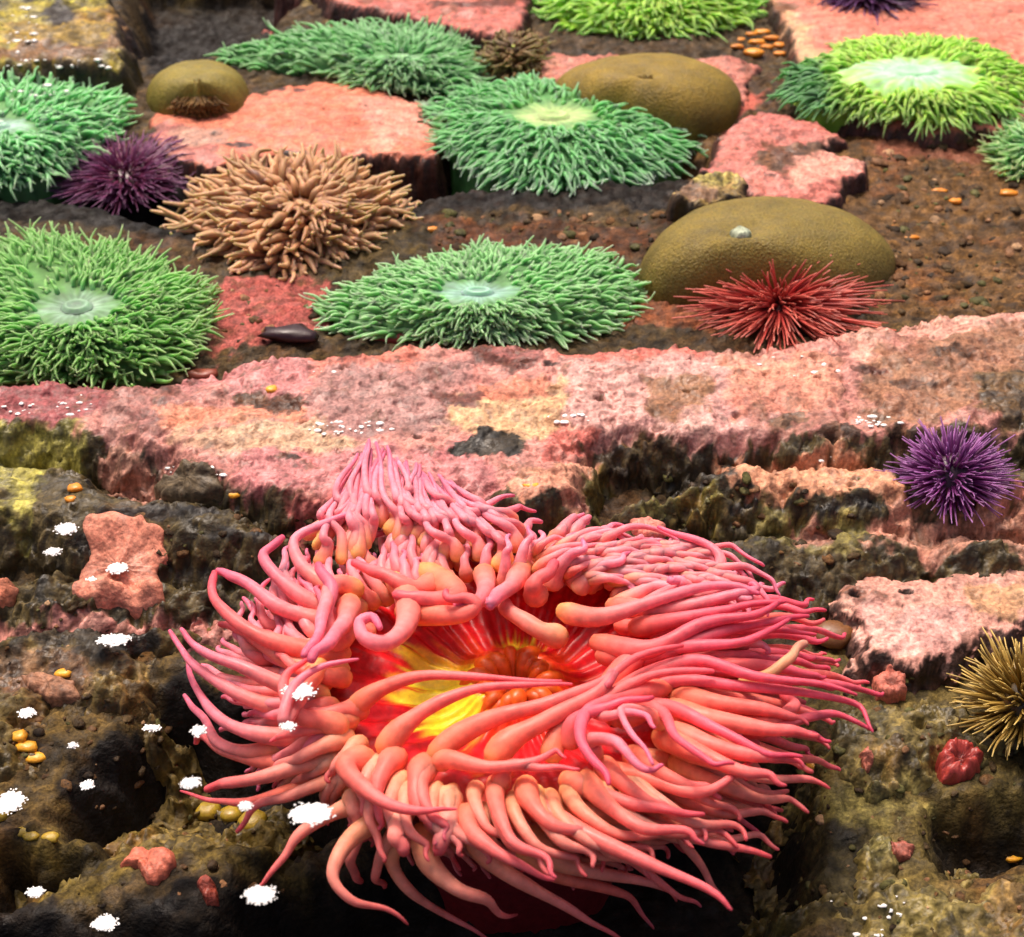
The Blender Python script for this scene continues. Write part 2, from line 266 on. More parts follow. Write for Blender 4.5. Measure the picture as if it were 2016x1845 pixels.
# ------------------------------------------------------------------ colour patches (crusts of coralline algae, moss, stains, painted crevice shade)
# (outline px, colour, softness px, warp px)
def ell(cx, cy, rx, ry, n=10): return [(cx + rx * math.cos(a * 2 * math.pi / n), cy + ry * math.sin(a * 2 * math.pi / n)) for a in range(n)]
OL = C(86,72,36); DK = C(40,30,18, .6); OLG = C(120,112,50)
PATCH = {
 'ledge': [
  ([(-300,720),(250,720),(240,800),(150,850),(-300,860)], C(172,92,92), 20, 30),
  ([(180,740),(380,700),(420,790),(330,850),(200,860)], C(182,120,110), 20, 30),
  ([(330,700),(620,670),(650,780),(480,790),(340,770)], C(224,142,138), 14, 24),
  ([(290,800),(560,790),(600,830),(350,850)], C(234,150,118), 12, 20),
  ([(300,830),(640,830),(700,880),(560,900),(330,880)], C(228,182,146), 14, 24),
  ([(590,680),(830,660),(840,740),(640,770)], C(234,136,114), 14, 24),
  ([(640,730),(900,715),(900,850),(700,880),(620,840)], C(188,136,128), 16, 28),
  ([(480,895),(900,880),(1000,1000),(640,1025),(430,950)], C(226,140,138), 12, 24),
  ([(870,655),(1110,648),(1090,700),(1010,722),(910,705)], C(120,64,52), 10, 26),
  ([(980,672),(1050,670),(1060,700),(980,700)], C(176,108,100), 8, 12),
  ([(900,780),(1110,750),(1120,850),(960,880),(890,840)], C(240,188,140), 14, 22),
  ([(930,750),(1080,740),(1070,780),(940,785)], C(226,140,110), 10, 18),
  ([(1090,650),(1420,650),(1380,710),(1110,720)], C(228,124,108), 12, 22),
  ([(1110,710),(1400,700),(1560,760),(1560,880),(1120,850)], C(240,178,166), 16, 26),
  ([(1270,755),(1400,750),(1390,810),(1290,815)], C(170,120,86), 12, 22),
  ([(1420,720),(1640,700),(1680,800),(1440,830)], C(238,160,132), 16, 26),
  ([(1640,640),(1860,590),(2300,590),(2300,680),(1700,720)], C(240,172,150), 14, 26),
  ([(1760,660),(2300,640),(2300,860),(1780,850),(1700,760)], C(170,118,88), 18, 50),
  ([(1850,720),(2300,690),(2300,880),(1900,870)], C(112,84,48), 16, 50),
  ([(1480,810),(1700,800),(1680,880),(1500,880)], C(190,130,112), 14, 40),
  ([(1080,850),(1180,850),(1160,915),(1070,910)], C(226,122,108), 5, 10),
  # olive and dark lower faces
  ([(-350,872),(190,868),(260,925),(480,985),(620,1025),(1150,1010),(1200,960),(1130,880),(1300,872),(1500,885),(1760,880),(2350,890),(2350,1250),(-350,1250)], C(84,70,36), 6, 22),
  ([(-300,870),(130,860),(150,920),(60,990),(-300,1010)], C(176,166,76), 14, 40),
  ([(250,905),(400,925),(480,985),(380,990),(240,950)], C(66,54,34), 8, 18),
  ([(185,890),(270,885),(320,950),(290,1000),(200,960)], C(206,144,122), 6, 22),
  ([(190,1005),(330,1000),(600,1010),(560,1030),(190,1030)], C(34,24,14), 6, 10),  # this and the next: undercut shade painted as dark crack lines
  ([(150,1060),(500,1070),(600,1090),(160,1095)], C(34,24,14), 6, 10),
  ([(560,985),(1010,1000),(1010,1075),(600,1075)], C(206,110,104), 8, 20),
  ([(1050,925),(1180,915),(1205,960),(1150,1010),(1020,1010),(1000,960)], C(240,168,136), 4, 16),
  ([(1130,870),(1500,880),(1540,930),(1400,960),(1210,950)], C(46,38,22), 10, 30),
  ([(1190,960),(1400,960),(1400,1060),(1100,1070),(1150,1010)], C(110,100,42), 10, 24),
  ([(1395,925),(1480,905),(1600,905),(1740,890),(1760,990),(1600,985),(1500,985),(1440,960)], C(236,168,128), 6, 30),
  ([(1420,985),(1740,990),(1740,1025),(1560,1030),(1430,1015)], C(28,20,14), 4, 8),  # crack shade painted as a dark strip
  ([(1700,1000),(1900,1030),(2300,1000),(2300,1150),(1850,1100),(1710,1060)], C(232,168,140), 8, 34),
  ([(1900,960),(2300,940),(2300,1010),(1950,1020)], C(214,130,108), 8, 24),
  ([(1500,1020),(1700,1030),(1680,1080),(1500,1070)], C(132,120,62), 8, 24),
  ([(1550,1035),(1640,1030),(1640,1075),(1570,1080)], C(196,140,118), 5, 12),
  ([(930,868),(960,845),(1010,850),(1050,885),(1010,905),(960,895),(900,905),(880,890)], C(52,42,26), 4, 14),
  (ell(545,795,62,17), C(92,50,24), 5, 10), (ell(490,785,30,10), C(110,66,30), 4, 8),
  (ell(565,902,32,7), C(96,52,34), 3, 5), (ell(435,776,20,7), C(120,56,44), 3, 5), (ell(378,755,14,8), C(130,70,64), 3, 6),
  (ell(330,770,20,10), C(140,80,66), 5, 8), (ell(900,785,50,12), C(122,66,54), 6, 14), (ell(690,705,22,7), C(150,74,60), 4, 8),
  (ell(840,735,30,8), C(150,90,80), 5, 10), (ell(1085,718,16,4), C(80,40,30), 2, 4), (ell(1700,735,34,9), C(120,72,56), 4, 12),
  (ell(1800,760,40,10), C(96,60,40), 4, 14), (ell(1880,690,50,10), C(90,56,30), 4, 14), (ell(1640,700,30,7), C(150,96,86), 4, 12),
  (ell(1560,830,40,12), C(120,84,60), 4, 14), (ell(1660,850,50,12), C(96,62,44), 4, 16), (ell(1790,860,90,9), C(90,56,36), 4, 14),
 ],
 'slab': [
  ([(262,250),(420,255),(430,330),(280,330)], C(200,120,108), 8, 12),
  ([(340,262),(440,250),(450,285),(350,290)], C(206,150,128), 6, 10),
  ([(700,190),(860,190),(880,260),(740,300)], C(246,160,134), 10, 14),
  (ell(540,176,22,6), C(80,36,28), 2, 6), (ell(590,178,14,4), C(110,50,40), 2, 5), (ell(470,287,26,5), C(70,34,26), 2, 5), (ell(590,305,34,8), C(70,36,28), 3, 8),
 ],
 'boulder': [
  (ell(150,80,140,50), C(158,128,44), 12, 30), (ell(140,110,150,20), C(130,92,50), 8, 20), (ell(120,30,34,20), C(40,28,14), 3, 8), (ell(100,-10,60,14), C(60,44,20), 4, 10), (ell(268,60,26,60), C(120,80,48), 8, 20),
 ],
 'midrock': [
  ([(1500,295),(1640,290),(1620,335),(1490,345)], C(112,72,42), 5, 16),
  ([(1640,300),(1735,315),(1700,360),(1560,370),(1540,340)], C(246,168,146), 8, 12),
  ([(1400,380),(1470,330),(1520,345),(1500,390)], C(232,140,122), 6, 14),
 ],
 'backrock': [([(560,-20),(1060,-20),(1060,20),(700,14)], C(208,104,88), 8, 14), (ell(960,10,120,8), C(130,60,44), 4, 10)],
 'rightrock': [
  ([(1500,0),(1600,60),(1620,170),(1560,160),(1530,60)], C(240,186,136), 12, 20),
  ([(1640,205),(2100,205),(2100,260),(1640,260)], C(160,88,66), 10, 24),
  ([(1480,0),(1560,20),(1530,70),(1490,60)], C(140,84,40), 8, 14)],
 'smallback': [([(1250,60),(1500,60),(1480,120),(1260,110)], C(120,84,50), 8, 16), ([(940,120),(1100,120),(1080,165),(950,165)], C(236,158,130), 8, 14)],
 'tanrock': [(ell(1420,345,60,22), C(196,178,92), 6, 20), (ell(1350,385,60,18), C(150,112,80), 6, 20)],
 'rightpatch': [
  ([(1600,1100),(1740,1090),(1720,1130),(1640,1140)], C(222,110,80), 6, 16),
  ([(1700,1200),(1900,1200),(1880,1300),(1680,1300)], C(244,178,164), 10, 20),
  ([(1900,1150),(2200,1100),(2200,1200),(1920,1220)], C(214,160,118), 10, 30),
  (ell(1680,1170,70,10), C(150,92,70), 5, 14), (ell(1900,1120,60,10), C(150,96,70), 5, 14)],
 'mossright': [
  (ell(1760,1620,90,70), C(130,120,68), 30, 60), (ell(1880,1760,110,50), C(140,124,66), 30, 60),
  (ell(1950,1270,120,60), C(60,62,30), 20, 40), (ell(1700,1420,60,50), C(90,80,44), 20, 40), (ell(1930,1690,70,25), C(110,96,70), 14, 30)],
 'mossleft': [
  (ell(90,1330,100,40), C(130,98,66), 16, 40), (ell(300,1300,60,40), C(120,104,56), 16, 40), (ell(220,1240,90,40), C(44,36,22), 16, 40), (ell(80,1240,70,40), C(60,48,30), 16, 40)],
 'mossfront': [(ell(240,1730,180,40), C(132,112,48), 20, 50)],
}
BEDP = [
 ([(-300,1180),(700,1180),(500,1400),(300,1440),(150,1600),(-300,1600)], C(96,76,38), 30, 60),
 ([(-100,1640),(640,1600),(600,1770),(-100,1800)], C(104,86,38), 24, 50),
 ([(-100,1790),(300,1800),(640,1760),(900,1900),(-100,1900)], C(30,22,14), 14, 40),  # this and the next: shade of the near pits painted in
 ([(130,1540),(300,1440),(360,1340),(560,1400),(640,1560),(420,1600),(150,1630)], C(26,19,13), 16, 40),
 ([(1540,1250),(2200,1250),(2200,1950),(1500,1950)], C(106,90,46), 30, 60),
 (ell(1640,1700,60,110), C(60,52,28), 20, 40), (ell(1850,1440,110,30), C(70,58,32), 20, 40), (ell(1700,1590,120,30), C(128,116,62), 20, 50), (ell(1900,1800,130,50), C(126,104,56), 20, 50),
 ([(1330,260),(1700,230),(2200,230),(2200,660),(1700,640),(1750,480),(1600,390),(1330,420)], C(112,80,42), 20, 40),
 ([(800,425),(1330,415),(1260,480),(1200,520),(800,500)], C(96,58,28), 14, 30),
 ([(620,470),(860,440),(900,520),(620,560)], C(80,64,30), 14, 30),
 ([(420,540),(640,560),(640,650),(520,680),(420,700)], C(190,98,88), 8, 22),
 ([(1180,560),(1360,560),(1400,650),(1200,650)], C(150,88,56), 10, 24),
 ([(1200,60),(1560,80),(1500,120),(1100,110),(1050,70)], C(80,62,40), 10, 20),
 ([(930,60),(1060,70),(1060,110),(930,110)], C(110,80,50), 8, 16),
 ([(1720,250),(2200,240),(2200,330),(1740,310)], C(150,90,66), 12, 30),
 ([(280,-60),(560,-60),(600,10),(420,22),(300,14)], C(130,110,54), 6, 14),
 ([(285,28),(420,30),(560,30),(520,60),(430,90),(420,140),(290,150)], C(26,18,12), 6, 12),  # this and the next two: crevice shade painted near-black
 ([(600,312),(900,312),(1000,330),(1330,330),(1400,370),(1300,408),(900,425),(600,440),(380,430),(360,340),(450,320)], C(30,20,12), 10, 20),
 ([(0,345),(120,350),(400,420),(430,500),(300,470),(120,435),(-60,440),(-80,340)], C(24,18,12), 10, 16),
 ([(1400,170),(1520,180),(1420,260),(1380,240)], C(214,110,92), 8, 12),
]
def paint(col, x, y, patches, seed=0):
    for i, (poly, c, soft, warp) in enumerate(patches):
        w3 = hit([p[0] for p in poly], [p[1] for p in poly]); s = PS(w3).mean(); pw = w3[:, :2]
        m = near(x, y, pw, (soft + warp) * s * 2)
        if not m.any(): continue
        xx, yy = x[m], y[m]
        wob = (fbm(xx, yy, .35 / (warp * s + 1e-6) * .5, 5, seed + i, .68)) * warp * s * 3.4
        k = sstep(-soft * s, soft * s, polysd(xx, yy, pw) + wob)
        col[m] = mix(col[m], np.asarray(c), k)
    return col

def grid_mesh(xs, ys):
    X, Y = np.meshgrid(xs, ys); nx, ny = len(xs), len(ys)
    i = (np.arange(ny - 1)[:, None] * nx + np.arange(nx - 1)[None]).ravel()
    return X.ravel(), Y.ravel(), np.stack([i, i + 1, i + nx + 1, i + nx], 1)

def mottle(col, x, y, pits, kind, amt=1.0):
    n1 = fbm(x, y * 1.4, 22, 5, 31); n2 = fbm(x, y * 1.7, 75, 4, 37); n3 = fbm(x, y, 9, 4, 41); n4 = fbm(x, y, 260, 3, 43)
    if kind == 'pink':
        dark = col * np.array([.42, .30, .26])
        col = mix(col, col * np.array([1.06, 1.22, 1.18]) + .02, sstep(.05, .45, n1) * .8)
        col = mix(col, col * np.array([.86, .72, .76]), sstep(.02, .5, -n3) * .7)
        col = mix(col, dark, sstep(.16, .40, n2 + n3 * .35) * .8 * amt)
        col = mix(col, np.broadcast_to(C(120,84,56), col.shape), sstep(.12, .40, fbm(x, y * 2.2, 34, 5, 47)) * .6 * amt)
        col = mix(col, np.broadcast_to(C(96,66,34), col.shape), pits * .8 * sstep(-.2, .2, n2))
    else:
        d1, d2, idd = worley(x, y, 120, 6)
        col = col * (0.55 + .9 * RV[idd, 2])[:, None]
        col = mix(col, col * .35, sstep(.0, .35, -n1))
        col = mix(col, np.clip(col * 2.0 + .002, 0, .6), sstep(.12, .42, n2) * .8)
        col = mix(col, col * np.array([1.25, .8, .75]), sstep(.1, .4, n3) * .6)
    return np.clip(col * (1 + n4 * .35)[:, None], .002, .85)

for R in ROCKS:
    b = R['bb']; rs = R['res']
    b = (max(b[0], -1.25), min(b[1], 1.25), max(b[2], .4), min(b[3], 2.7))
    X, Y, F = grid_mesh(np.arange(b[0], b[1], rs), np.arange(b[2], b[3], rs * (1.0)))
    Z, edge, pits = rock_h(R, X, Y)
    nxg = len(np.arange(b[0], b[1], rs)); gz = np.gradient(Z.reshape(-1, nxg), rs); slope = np.hypot(gz[0], gz[1]).ravel()
    keep = edge[F].max(1) > -.035; F = F[keep]
    used = np.unique(F); rm = np.full(len(X), -1); rm[used] = np.arange(len(used)); F = rm[F]; X, Y, Z, pits, edge, slope = X[used], Y[used], Z[used], pits[used], edge[used], slope[used]
    col = np.tile(R['base'], (len(X), 1))
    col = paint(col, X, Y, PATCH.get(R['key'], []), 3)
    if 'side' in R:  # steep sides: crevice shade painted near-black; the ledge keeps its own olive
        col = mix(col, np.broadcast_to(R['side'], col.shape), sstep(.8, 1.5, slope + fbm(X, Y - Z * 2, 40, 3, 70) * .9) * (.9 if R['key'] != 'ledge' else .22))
    lum = col.sum(1); pinkish = sstep(.02, .16, col[:, 0] - col[:, 1] * 1.25)
    Y2 = Y - Z * 2.6; ca = mottle(col.copy(), X + Z * .4, Y2, pits * R.get('amt', 1), 'pink', R.get('amt', 1)); cb = mottle(col.copy(), X + Z * .4, Y2, pits, 'moss')
    col = mix(cb, ca, pinkish)
    wall = sstep(.03, .0, edge); dY = fbm(X, Z * 1.5 + Y * .3, 45, 4, 51) * .012 * wall; X = X + fbm(X, Z + Y, 60, 3, 52) * .003; Y = Y + dY
    o = mesh_obj(R['name'], np.stack([X, Y, Z], 1), F, col, M_ROCK)
    tag(o, R['label'], R['cat'], None)

xs = np.concatenate([[-8, -4, -2.5, -1.8], np.arange(-1.3, 1.3, .0035), [1.8, 2.5, 4, 8]])
ys = np.concatenate([[-6, -2, -.5, .2], np.arange(.42, 1.3, .0028), np.arange(1.3, 2.6, .005), [3, 4, 7, 14]])
X, Y, F = grid_mesh(xs, ys); Z = bed_h(X.copy(), Y.copy())
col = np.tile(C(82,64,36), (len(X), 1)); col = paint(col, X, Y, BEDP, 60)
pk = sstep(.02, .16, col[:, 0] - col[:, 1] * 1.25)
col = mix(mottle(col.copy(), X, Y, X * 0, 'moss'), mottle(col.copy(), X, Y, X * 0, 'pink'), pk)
deep = sstep(-.028, -.06, Z); col = mix(col, np.broadcast_to(C(30,22,16, .6), col.shape), deep * .9)  # shade of the hollows painted in, darker with depth
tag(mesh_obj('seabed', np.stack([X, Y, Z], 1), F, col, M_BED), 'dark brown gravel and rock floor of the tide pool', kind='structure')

# ------------------------------------------------------------------ tubes
def catmull(p, n):
    p = np.asarray(p, float); q = np.vstack([2 * p[0] - p[1], p, 2 * p[-1] - p[-2]]); seg = len(p) - 1
    t = np.linspace(0, seg, n); i = np.minimum(t.astype(int), seg - 1); f = (t - i)[:, None]
    a, b, c, d = q[i], q[i + 1], q[i + 2], q[i + 3]
    return .5 * (2 * b + (c - a) * f + (2 * a - 5 * b + 4 * c - d) * f**2 + (3 * b - a - 3 * c + d) * f**3)
def tube(pts, rad, cols, sides=8):
    n = len(pts); T = np.gradient(pts, axis=0); T /= np.linalg.norm(T, axis=1)[:, None] + 1e-9
    up = np.array([0.13, 0.21, 1.0]); N = np.zeros_like(T); v = np.cross(T[0], up); v = v / (np.linalg.norm(v) + 1e-9)
    for i in range(n):
        v = v - T[i] * v.dot(T[i]); l = np.linalg.norm(v)
        v = v / l if l > 1e-6 else np.array([1., 0, 0]); N[i] = v
    B = np.cross(T, N); a = np.arange(sides) * 2 * np.pi / sides
    V = pts[:, None] + rad[:, None, None] * (np.cos(a)[None, :, None] * N[:, None] + np.sin(a)[None, :, None] * B[:, None])
    V = np.vstack([V.reshape(-1, 3), pts[-1] + T[-1] * rad[-1] * .8]); Cc = np.vstack([np.repeat(cols, sides, 0), cols[-1:]])
    i = np.arange(n - 1)[:, None] * sides; j = np.arange(sides)[None]; j2 = (j + 1) % sides
    F = np.stack([i + j, i + j2, i + sides + j2, i + sides + j], -1).reshape(-1, 4)
    e = (n - 1) * sides; tip = n * sides; k = np.arange(sides)
    F = np.vstack([F, np.stack([e + k, e + (k + 1) % sides, np.full(sides, tip), np.full(sides, tip)], 1)])
    return V, F, Cc
def tri_fix(F): return F
def bristles(parent, single, plural, tubes, mat, nbig=100):
    # tubes: (pts, rad, cols, sides); the largest nbig become parts of their own
    size = [len(t[0]) and float(np.linalg.norm(np.diff(t[0], axis=0), axis=1).sum() * t[1].max()) * (t[4] if len(t) > 4 else 1) for t in tubes]
    order = np.argsort(size)[::-1]
    def build(idx, name):
        VV, FF, CC, o = [], [], [], 0
        for q in idx:
            V, F, Cc = tube(*tubes[q][:4]); VV.append(V); FF.append(F + o); CC.append(Cc); o += len(V)
        VV = np.vstack(VV); FF = np.vstack(FF); CC = np.vstack(CC)
        loops = [tuple(f) for f in FF]
        return poly_obj(name, VV, FF, CC, mat, parent)
    for q in order[:nbig]: build([q], single)
    if len(order) > nbig:
        o = build(order[nbig:], plural); o['kind'] = 'stuff'
def poly_obj(name, V, F, cols, mat, parent):   # quads, the last two corners of a tip face coincide -> triangle
    V = V - np.array(parent.location) if parent is not None else V
    tri = F[:, 2] == F[:, 3]; cnt = np.where(tri, 3, 4); m = np.ones(F.shape, bool); m[tri, 3] = False
    me = bpy.data.meshes.new(name); me.vertices.add(len(V)); me.vertices.foreach_set('co', V.astype(np.float32).ravel())
    li = F[m]; me.loops.add(len(li)); me.loops.foreach_set('vertex_index', li.astype(np.int32))
    me.polygons.add(len(F)); me.polygons.foreach_set('loop_start', np.concatenate([[0], np.cumsum(cnt)[:-1]]).astype(np.int32))
    me.polygons.foreach_set('use_smooth', np.ones(len(F), bool)); me.update(calc_edges=True)
    at = me.color_attributes.new('Col', 'FLOAT_COLOR', 'POINT'); c = np.ones((len(V), 4), np.float32); c[:, :3] = cols; at.data.foreach_set('color', c.ravel())
    me.materials.append(mat); o = bpy.data.objects.new(name, me); COL.objects.link(o); o.parent = parent
    return o
def ramp(t, stops):
    t = np.asarray(t); xs_ = [s[0] for s in stops]; return np.stack([np.interp(t, xs_, [s[1][k] for s in stops]) for k in range(3)], -1)

# radial body: R(theta) outline from a polygon round a centre
def radial(poly, c, n, cut=14):
    poly = np.asarray(poly); th = np.arange(n) * 2 * np.pi / n; out = np.zeros(n)
    rel = poly - c
    for k in range(n):
        d = np.array([math.cos(th[k]), math.sin(th[k])]); best = 0
        for i in range(len(rel)):
            a, b = rel[i], rel[(i + 1) % len(rel)]; e = b - a; den = d[0] * e[1] - d[1] * e[0]
            if abs(den) < 1e-12: continue
            t = (a[0] * e[1] - a[1] * e[0]) / den; s = (a[0] * d[1] - a[1] * d[0]) / den
            if t > 0 and -1e-6 <= s <= 1 + 1e-6: best = max(best, t)
        out[k] = best
    f = np.fft.rfft(out); f[cut:] = 0; out = np.fft.irfft(f, n)
    return th, np.maximum(out, out.mean() * .15)
def fan(c, th, Rt, rings, zf, colf, name, mat, parent, inner=0.0):
    nt_ = len(th); V = []; Cc = []
    for r in rings:
        x = c[0] + np.cos(th) * Rt * r; y = c[1] + np.sin(th) * Rt * r
        V.append(np.stack([x, y, zf(r, th, x, y)], 1)); Cc.append(colf(r, th, x, y))
    V = np.vstack(V); Cc = np.vstack(Cc); i = np.arange(len(rings) - 1)[:, None] * nt_; j = np.arange(nt_)[None]; j2 = (j + 1) % nt_
    F = np.stack([i + j, i + j2, i + nt_ + j2, i + nt_ + j], -1).reshape(-1, 4)
    return mesh_obj(name, V, F, Cc, mat, parent)

# ------------------------------------------------------------------ open anemones with short tentacles
def anemone(label, poly, disc, height, n, length, rad, pal, group, seed=0, droop=0.0, cat='anemone', name='green_anemone', zadd=0., sh=1.0, lean=(0, 0), ):
    # disc = (cx, cy, rx, ry) px ; length, rad in px
    if seed < 9: n = int(n * 2.3); rad *= .72; length *= .95; height *= .72; disc = (disc[0], disc[1], disc[2] * .8, disc[3] * .8)
    r_ = np.random.RandomState(100 + seed)
    g = hit1(disc[0], disc[1]); zb = g[2] + zadd; zc = zb + height
    c3 = P(disc[0], disc[1], zc); c = c3[:2]; s = float(PS(c3))
    pw = P([p[0] for p in poly], [p[1] for p in poly], zb + height * .45)[:, :2]
    th, Rt = radial(pw, c, 96); Lm = length * s; body = np.maximum(Rt - Lm * .55, Rt * .5)
    root = empty(name, (c[0], c[1], zb - .005), label, cat, group)
    dR = np.interp(th, th, np.hypot(1 / np.hypot(np.cos(th) / (disc[2] * s), np.sin(th) / (disc[3] * s * 1.9)), 0))
    prof = lambda q: 1 - np.clip(q, 0, 1)**3.2
    hole = pal['disc']; rim = pal['body']
    def zf(r, th_, x, y):
        z = zb + height * prof(r) + .003 * fbm(x, y, 60, 3, seed) - .10 * height * math.exp(-(r / .25)**2)
        if r >= .999: z = np.minimum(z, hl(x, y) - .01)
        return z
    def colf(r, th_, x, y):
        q = r * body / dR; col = mix(np.tile(np.asarray(hole), (len(th_), 1)), np.asarray(rim), sstep(.35, 1.15, q + fbm(x, y, 90, 3, seed + 3) * .6))
        return np.clip(col * (1 + .16 * np.sin(th_ * 24 + r * 6))[:, None] * (1 if r > .1 else .8), 0, .9)
    fan(c, th, body, [0.001, .04, .1, .16, .24, .32, .4, .5, .6, .7, .8, .88, .95, 1.0], zf, colf, 'body', M_GREEN, root)
    mo = fan(c, th, dR * .34, [.001, .3, .55, .7, .85, 1.0, 1.1], lambda r, t, x, y: zb + height * .93 + .0035 * math.exp(-((r - .75) / .2)**2) + .002 * (1.1 - r) + 0 * x,
             lambda r, t, x, y: np.tile(np.asarray(hole) * (.75 if r < .35 else (.85 if .8 < r else 1.0)), (len(t), 1)), 'mouth', M_GREEN, root)
    tb = []; k = 0; tries = 0
    while k < n and tries < n * 6:
        tries += 1; u = math.sqrt(r_.rand()); a = r_.rand() * 2 * math.pi
        ri = np.interp(a, np.append(th, 2 * np.pi), np.append(body, body[0])); di = np.interp(a, np.append(th, 2 * np.pi), np.append(dR, dR[0]))
        rr = u * ri
        if rr < di * (.8 + .3 * r_.rand()): continue
        q = u; z0 = zb + height * prof(q) * .97; x0 = c[0] + math.cos(a) * rr; y0 = c[1] + math.sin(a) * rr
        out = np.array([math.cos(a), math.sin(a), 0.]); tw = (r_.rand() - .5) * 1.3; ct, st = math.cos(tw), math.sin(tw)
        d = np.array([out[0] * ct - out[1] * st + lean[0], out[0] * st + out[1] * ct + lean[1], 0])
        L = Lm * (.5 + .55 * q) * (.5 + .95 * r_.rand()**1.3); el = .95 * (1 - q) + .25 + r_.rand() * .3
        p0 = np.array([x0, y0, z0 - .002]); v = d * math.cos(el) + np.array([0, 0, math.sin(el)])
        p1 = p0 + v * L * .35; p2 = p1 + (d * .95 + np.array([0, 0, (.25 - droop * q) + r_.randn() * .2])) * L * .35
        p3 = p2 + (d * .8 + np.array([r_.randn() * .3, r_.randn() * .3, .25 - droop * 1.6 * q + r_.randn() * .35])) * L * .35
        pts = catmull([p0, p1, p2, p3], 8); t = np.linspace(0, 1, 8)
        R0 = rad * s * (.75 + .5 * r_.rand()); rd = R0 * (1 - t * .72) * (1 + .25 * np.sin(t * 3))
        edge = sstep(.72, 1., q); b0 = mix(np.asarray(pal['body']), np.asarray(pal['in']), max(0, 1 - (rr - di) / (ri - di + 1e-6) * 1.6))
        j = .82 + .34 * r_.rand()
        co = ramp(t, [(0, b0 * .95 * j), (.45, np.asarray(pal['mid']) * j), (1, mix(np.asarray(pal['mid']), np.asarray(pal['tip']), .45 + .55 * edge) * j)])
        if 'alt' in pal:
            ka = sstep(*pal['altr'], perlin(x0 * 9, y0 * 9, seed) + 0 * x0) if pal.get('altn') else sstep(.1, .6, pal['altf'](x0, y0, c, s))
            co = mix(co, ramp(t, [(0, np.asarray(pal['alt']) * .7 * j), (1, np.asarray(pal['alt']) * 1.1 * j)]), np.full(8, ka))
        tb.append((pts, rd, np.clip(co, 0, .9), 6, 1.4 - y0 * .3)); k += 1
    # keep tentacles above the ground
    allp = np.vstack([t_[0] for t_ in tb]); hz = hl(allp[:, 0], allp[:, 1]) + .003; allp[:, 2] = np.where(hz - allp[:, 2] < .014, np.maximum(allp[:, 2], hz), allp[:, 2])
    tb = [(allp[i * 8:(i + 1) * 8],) + t_[1:] for i, t_ in enumerate(tb)]
    bristles(root, 'tentacle', 'tentacle_fringe', tb, M_GREEN)
    return root
GR = dict(disc=C(150,196,150), body=C(104,160,92), mid=C(128,184,116,.9), tip=C(172,206,160), **{'in': C(150,212,140)})
GRD = dict(disc=C(150,186,156), body=C(92,146,68), mid=C(118,174,90,.9), tip=C(160,194,126), **{'in': C(130,180,130)})
GRM = dict(disc=C(196,224,146), body=C(96,158,88), mid=C(112,182,112,.9), tip=C(176,200,176), **{'in': C(170,224,130)})
LIME = dict(disc=C(190,250,200), body=C(170,224,70), mid=C(176,226,84), tip=C(150,196,120), **{'in': C(206,248,110)})
LIME2 = dict(LIME); LIME2['alt'] = C(96,150,96); LIME2['altf'] = lambda x, y, c, s: -(x - c[0]) / (s * 130) - .75
GG = 'open green anemones'
anemone('green anemone with pale cream centre, right of the orange-pink slab', [(838,205),(870,165),(960,158),(1040,140),(1120,165),(1200,155),(1270,168),(1330,215),(1385,265),(1350,300),(1290,330),(1230,335),(1110,360),(1010,352),(920,315),(862,270)],
        (1090,225,110,42), .050, 620, 52, 6.2, GRM, GG, 1, .5)
anemone('long green anemone with pale blue centre lying against the far side of the pink ledge', [(610,590),(660,560),(750,520),(860,500),(930,470),(1010,478),(1100,480),(1170,478),(1240,505),(1285,545),(1250,600),(1200,640),(1080,655),(900,660),(700,650),(630,630)],
        (940,572,110,30), .045, 640, 50, 6.5, dict(GR, disc=C(160,205,185)), GG, 2, .2)
anemone('large grass green anemone at the left edge above the ledge, blue-grey centre', [(-160,560),(-60,470),(50,432),(140,450),(240,460),(300,500),(380,530),(425,570),(400,640),(380,690),(290,740),(200,725),(80,728),(-60,735),(-160,700)],
        (150,600,105,48), .055, 760, 62, 6.2, GRD, GG, 3, .1)
anemone('green anemone cut by the left edge, covered with bright wet glints', [(-220,240),(-120,170),(-20,148),(80,150),(170,165),(240,170),(275,190),(240,240),(160,290),(90,330),(0,352),(-120,340),(-220,300)],
        (-10,245,100,30), .055, 600, 52, 6.5, dict(GR, disc=C(170,210,190), mid=C(126,200,130,.95)), GG, 4, .3)
anemone('long narrow green anemone left of the far brown tufted one', [(420,105),(470,72),(560,52),(650,46),(740,44),(830,50),(910,75),(940,120),(945,160),(860,172),(760,168),(690,150),(640,110),(520,112),(440,125)],
        (790,112,70,14), .035, 560, 50, 6, dict(GR, body=C(100,160,90), mid=C(124,184,120), tip=C(150,180,140)), GG, 5, .2)
anemone('lime green anemone with round pale blue centre in the far right corner', [(1535,150),(1560,115),(1640,105),(1640,75),(1760,62),(1880,66),(1970,85),(2030,125),(2040,170),(1990,205),(1920,218),(1840,225),(1740,215),(1660,205),(1580,195)],
        (1795,138,190,54), .045, 620, 48, 6, LIME2, GG, 6, .5)
anemone('lime green anemone cut by the top edge, above the closed olive anemone', [(1060,0),(1100,-60),(1250,-90),(1400,-70),(1490,-20),(1500,15),(1440,40),(1340,52),(1240,62),(1160,48),(1080,30)],
        (1300,-22,110,16), .05, 420, 48, 6, LIME, GG, 7, .3)
anemone('small green anemone cut by the right edge, beside orange crumbs', [(1945,290),(1975,250),(2030,235),(2120,240),(2170,290),(2150,340),(2060,360),(1990,335)],
        (2060,285,50,16), .04, 260, 52, 6, dict(GR, tip=C(190,190,130)), GG, 8, .2)
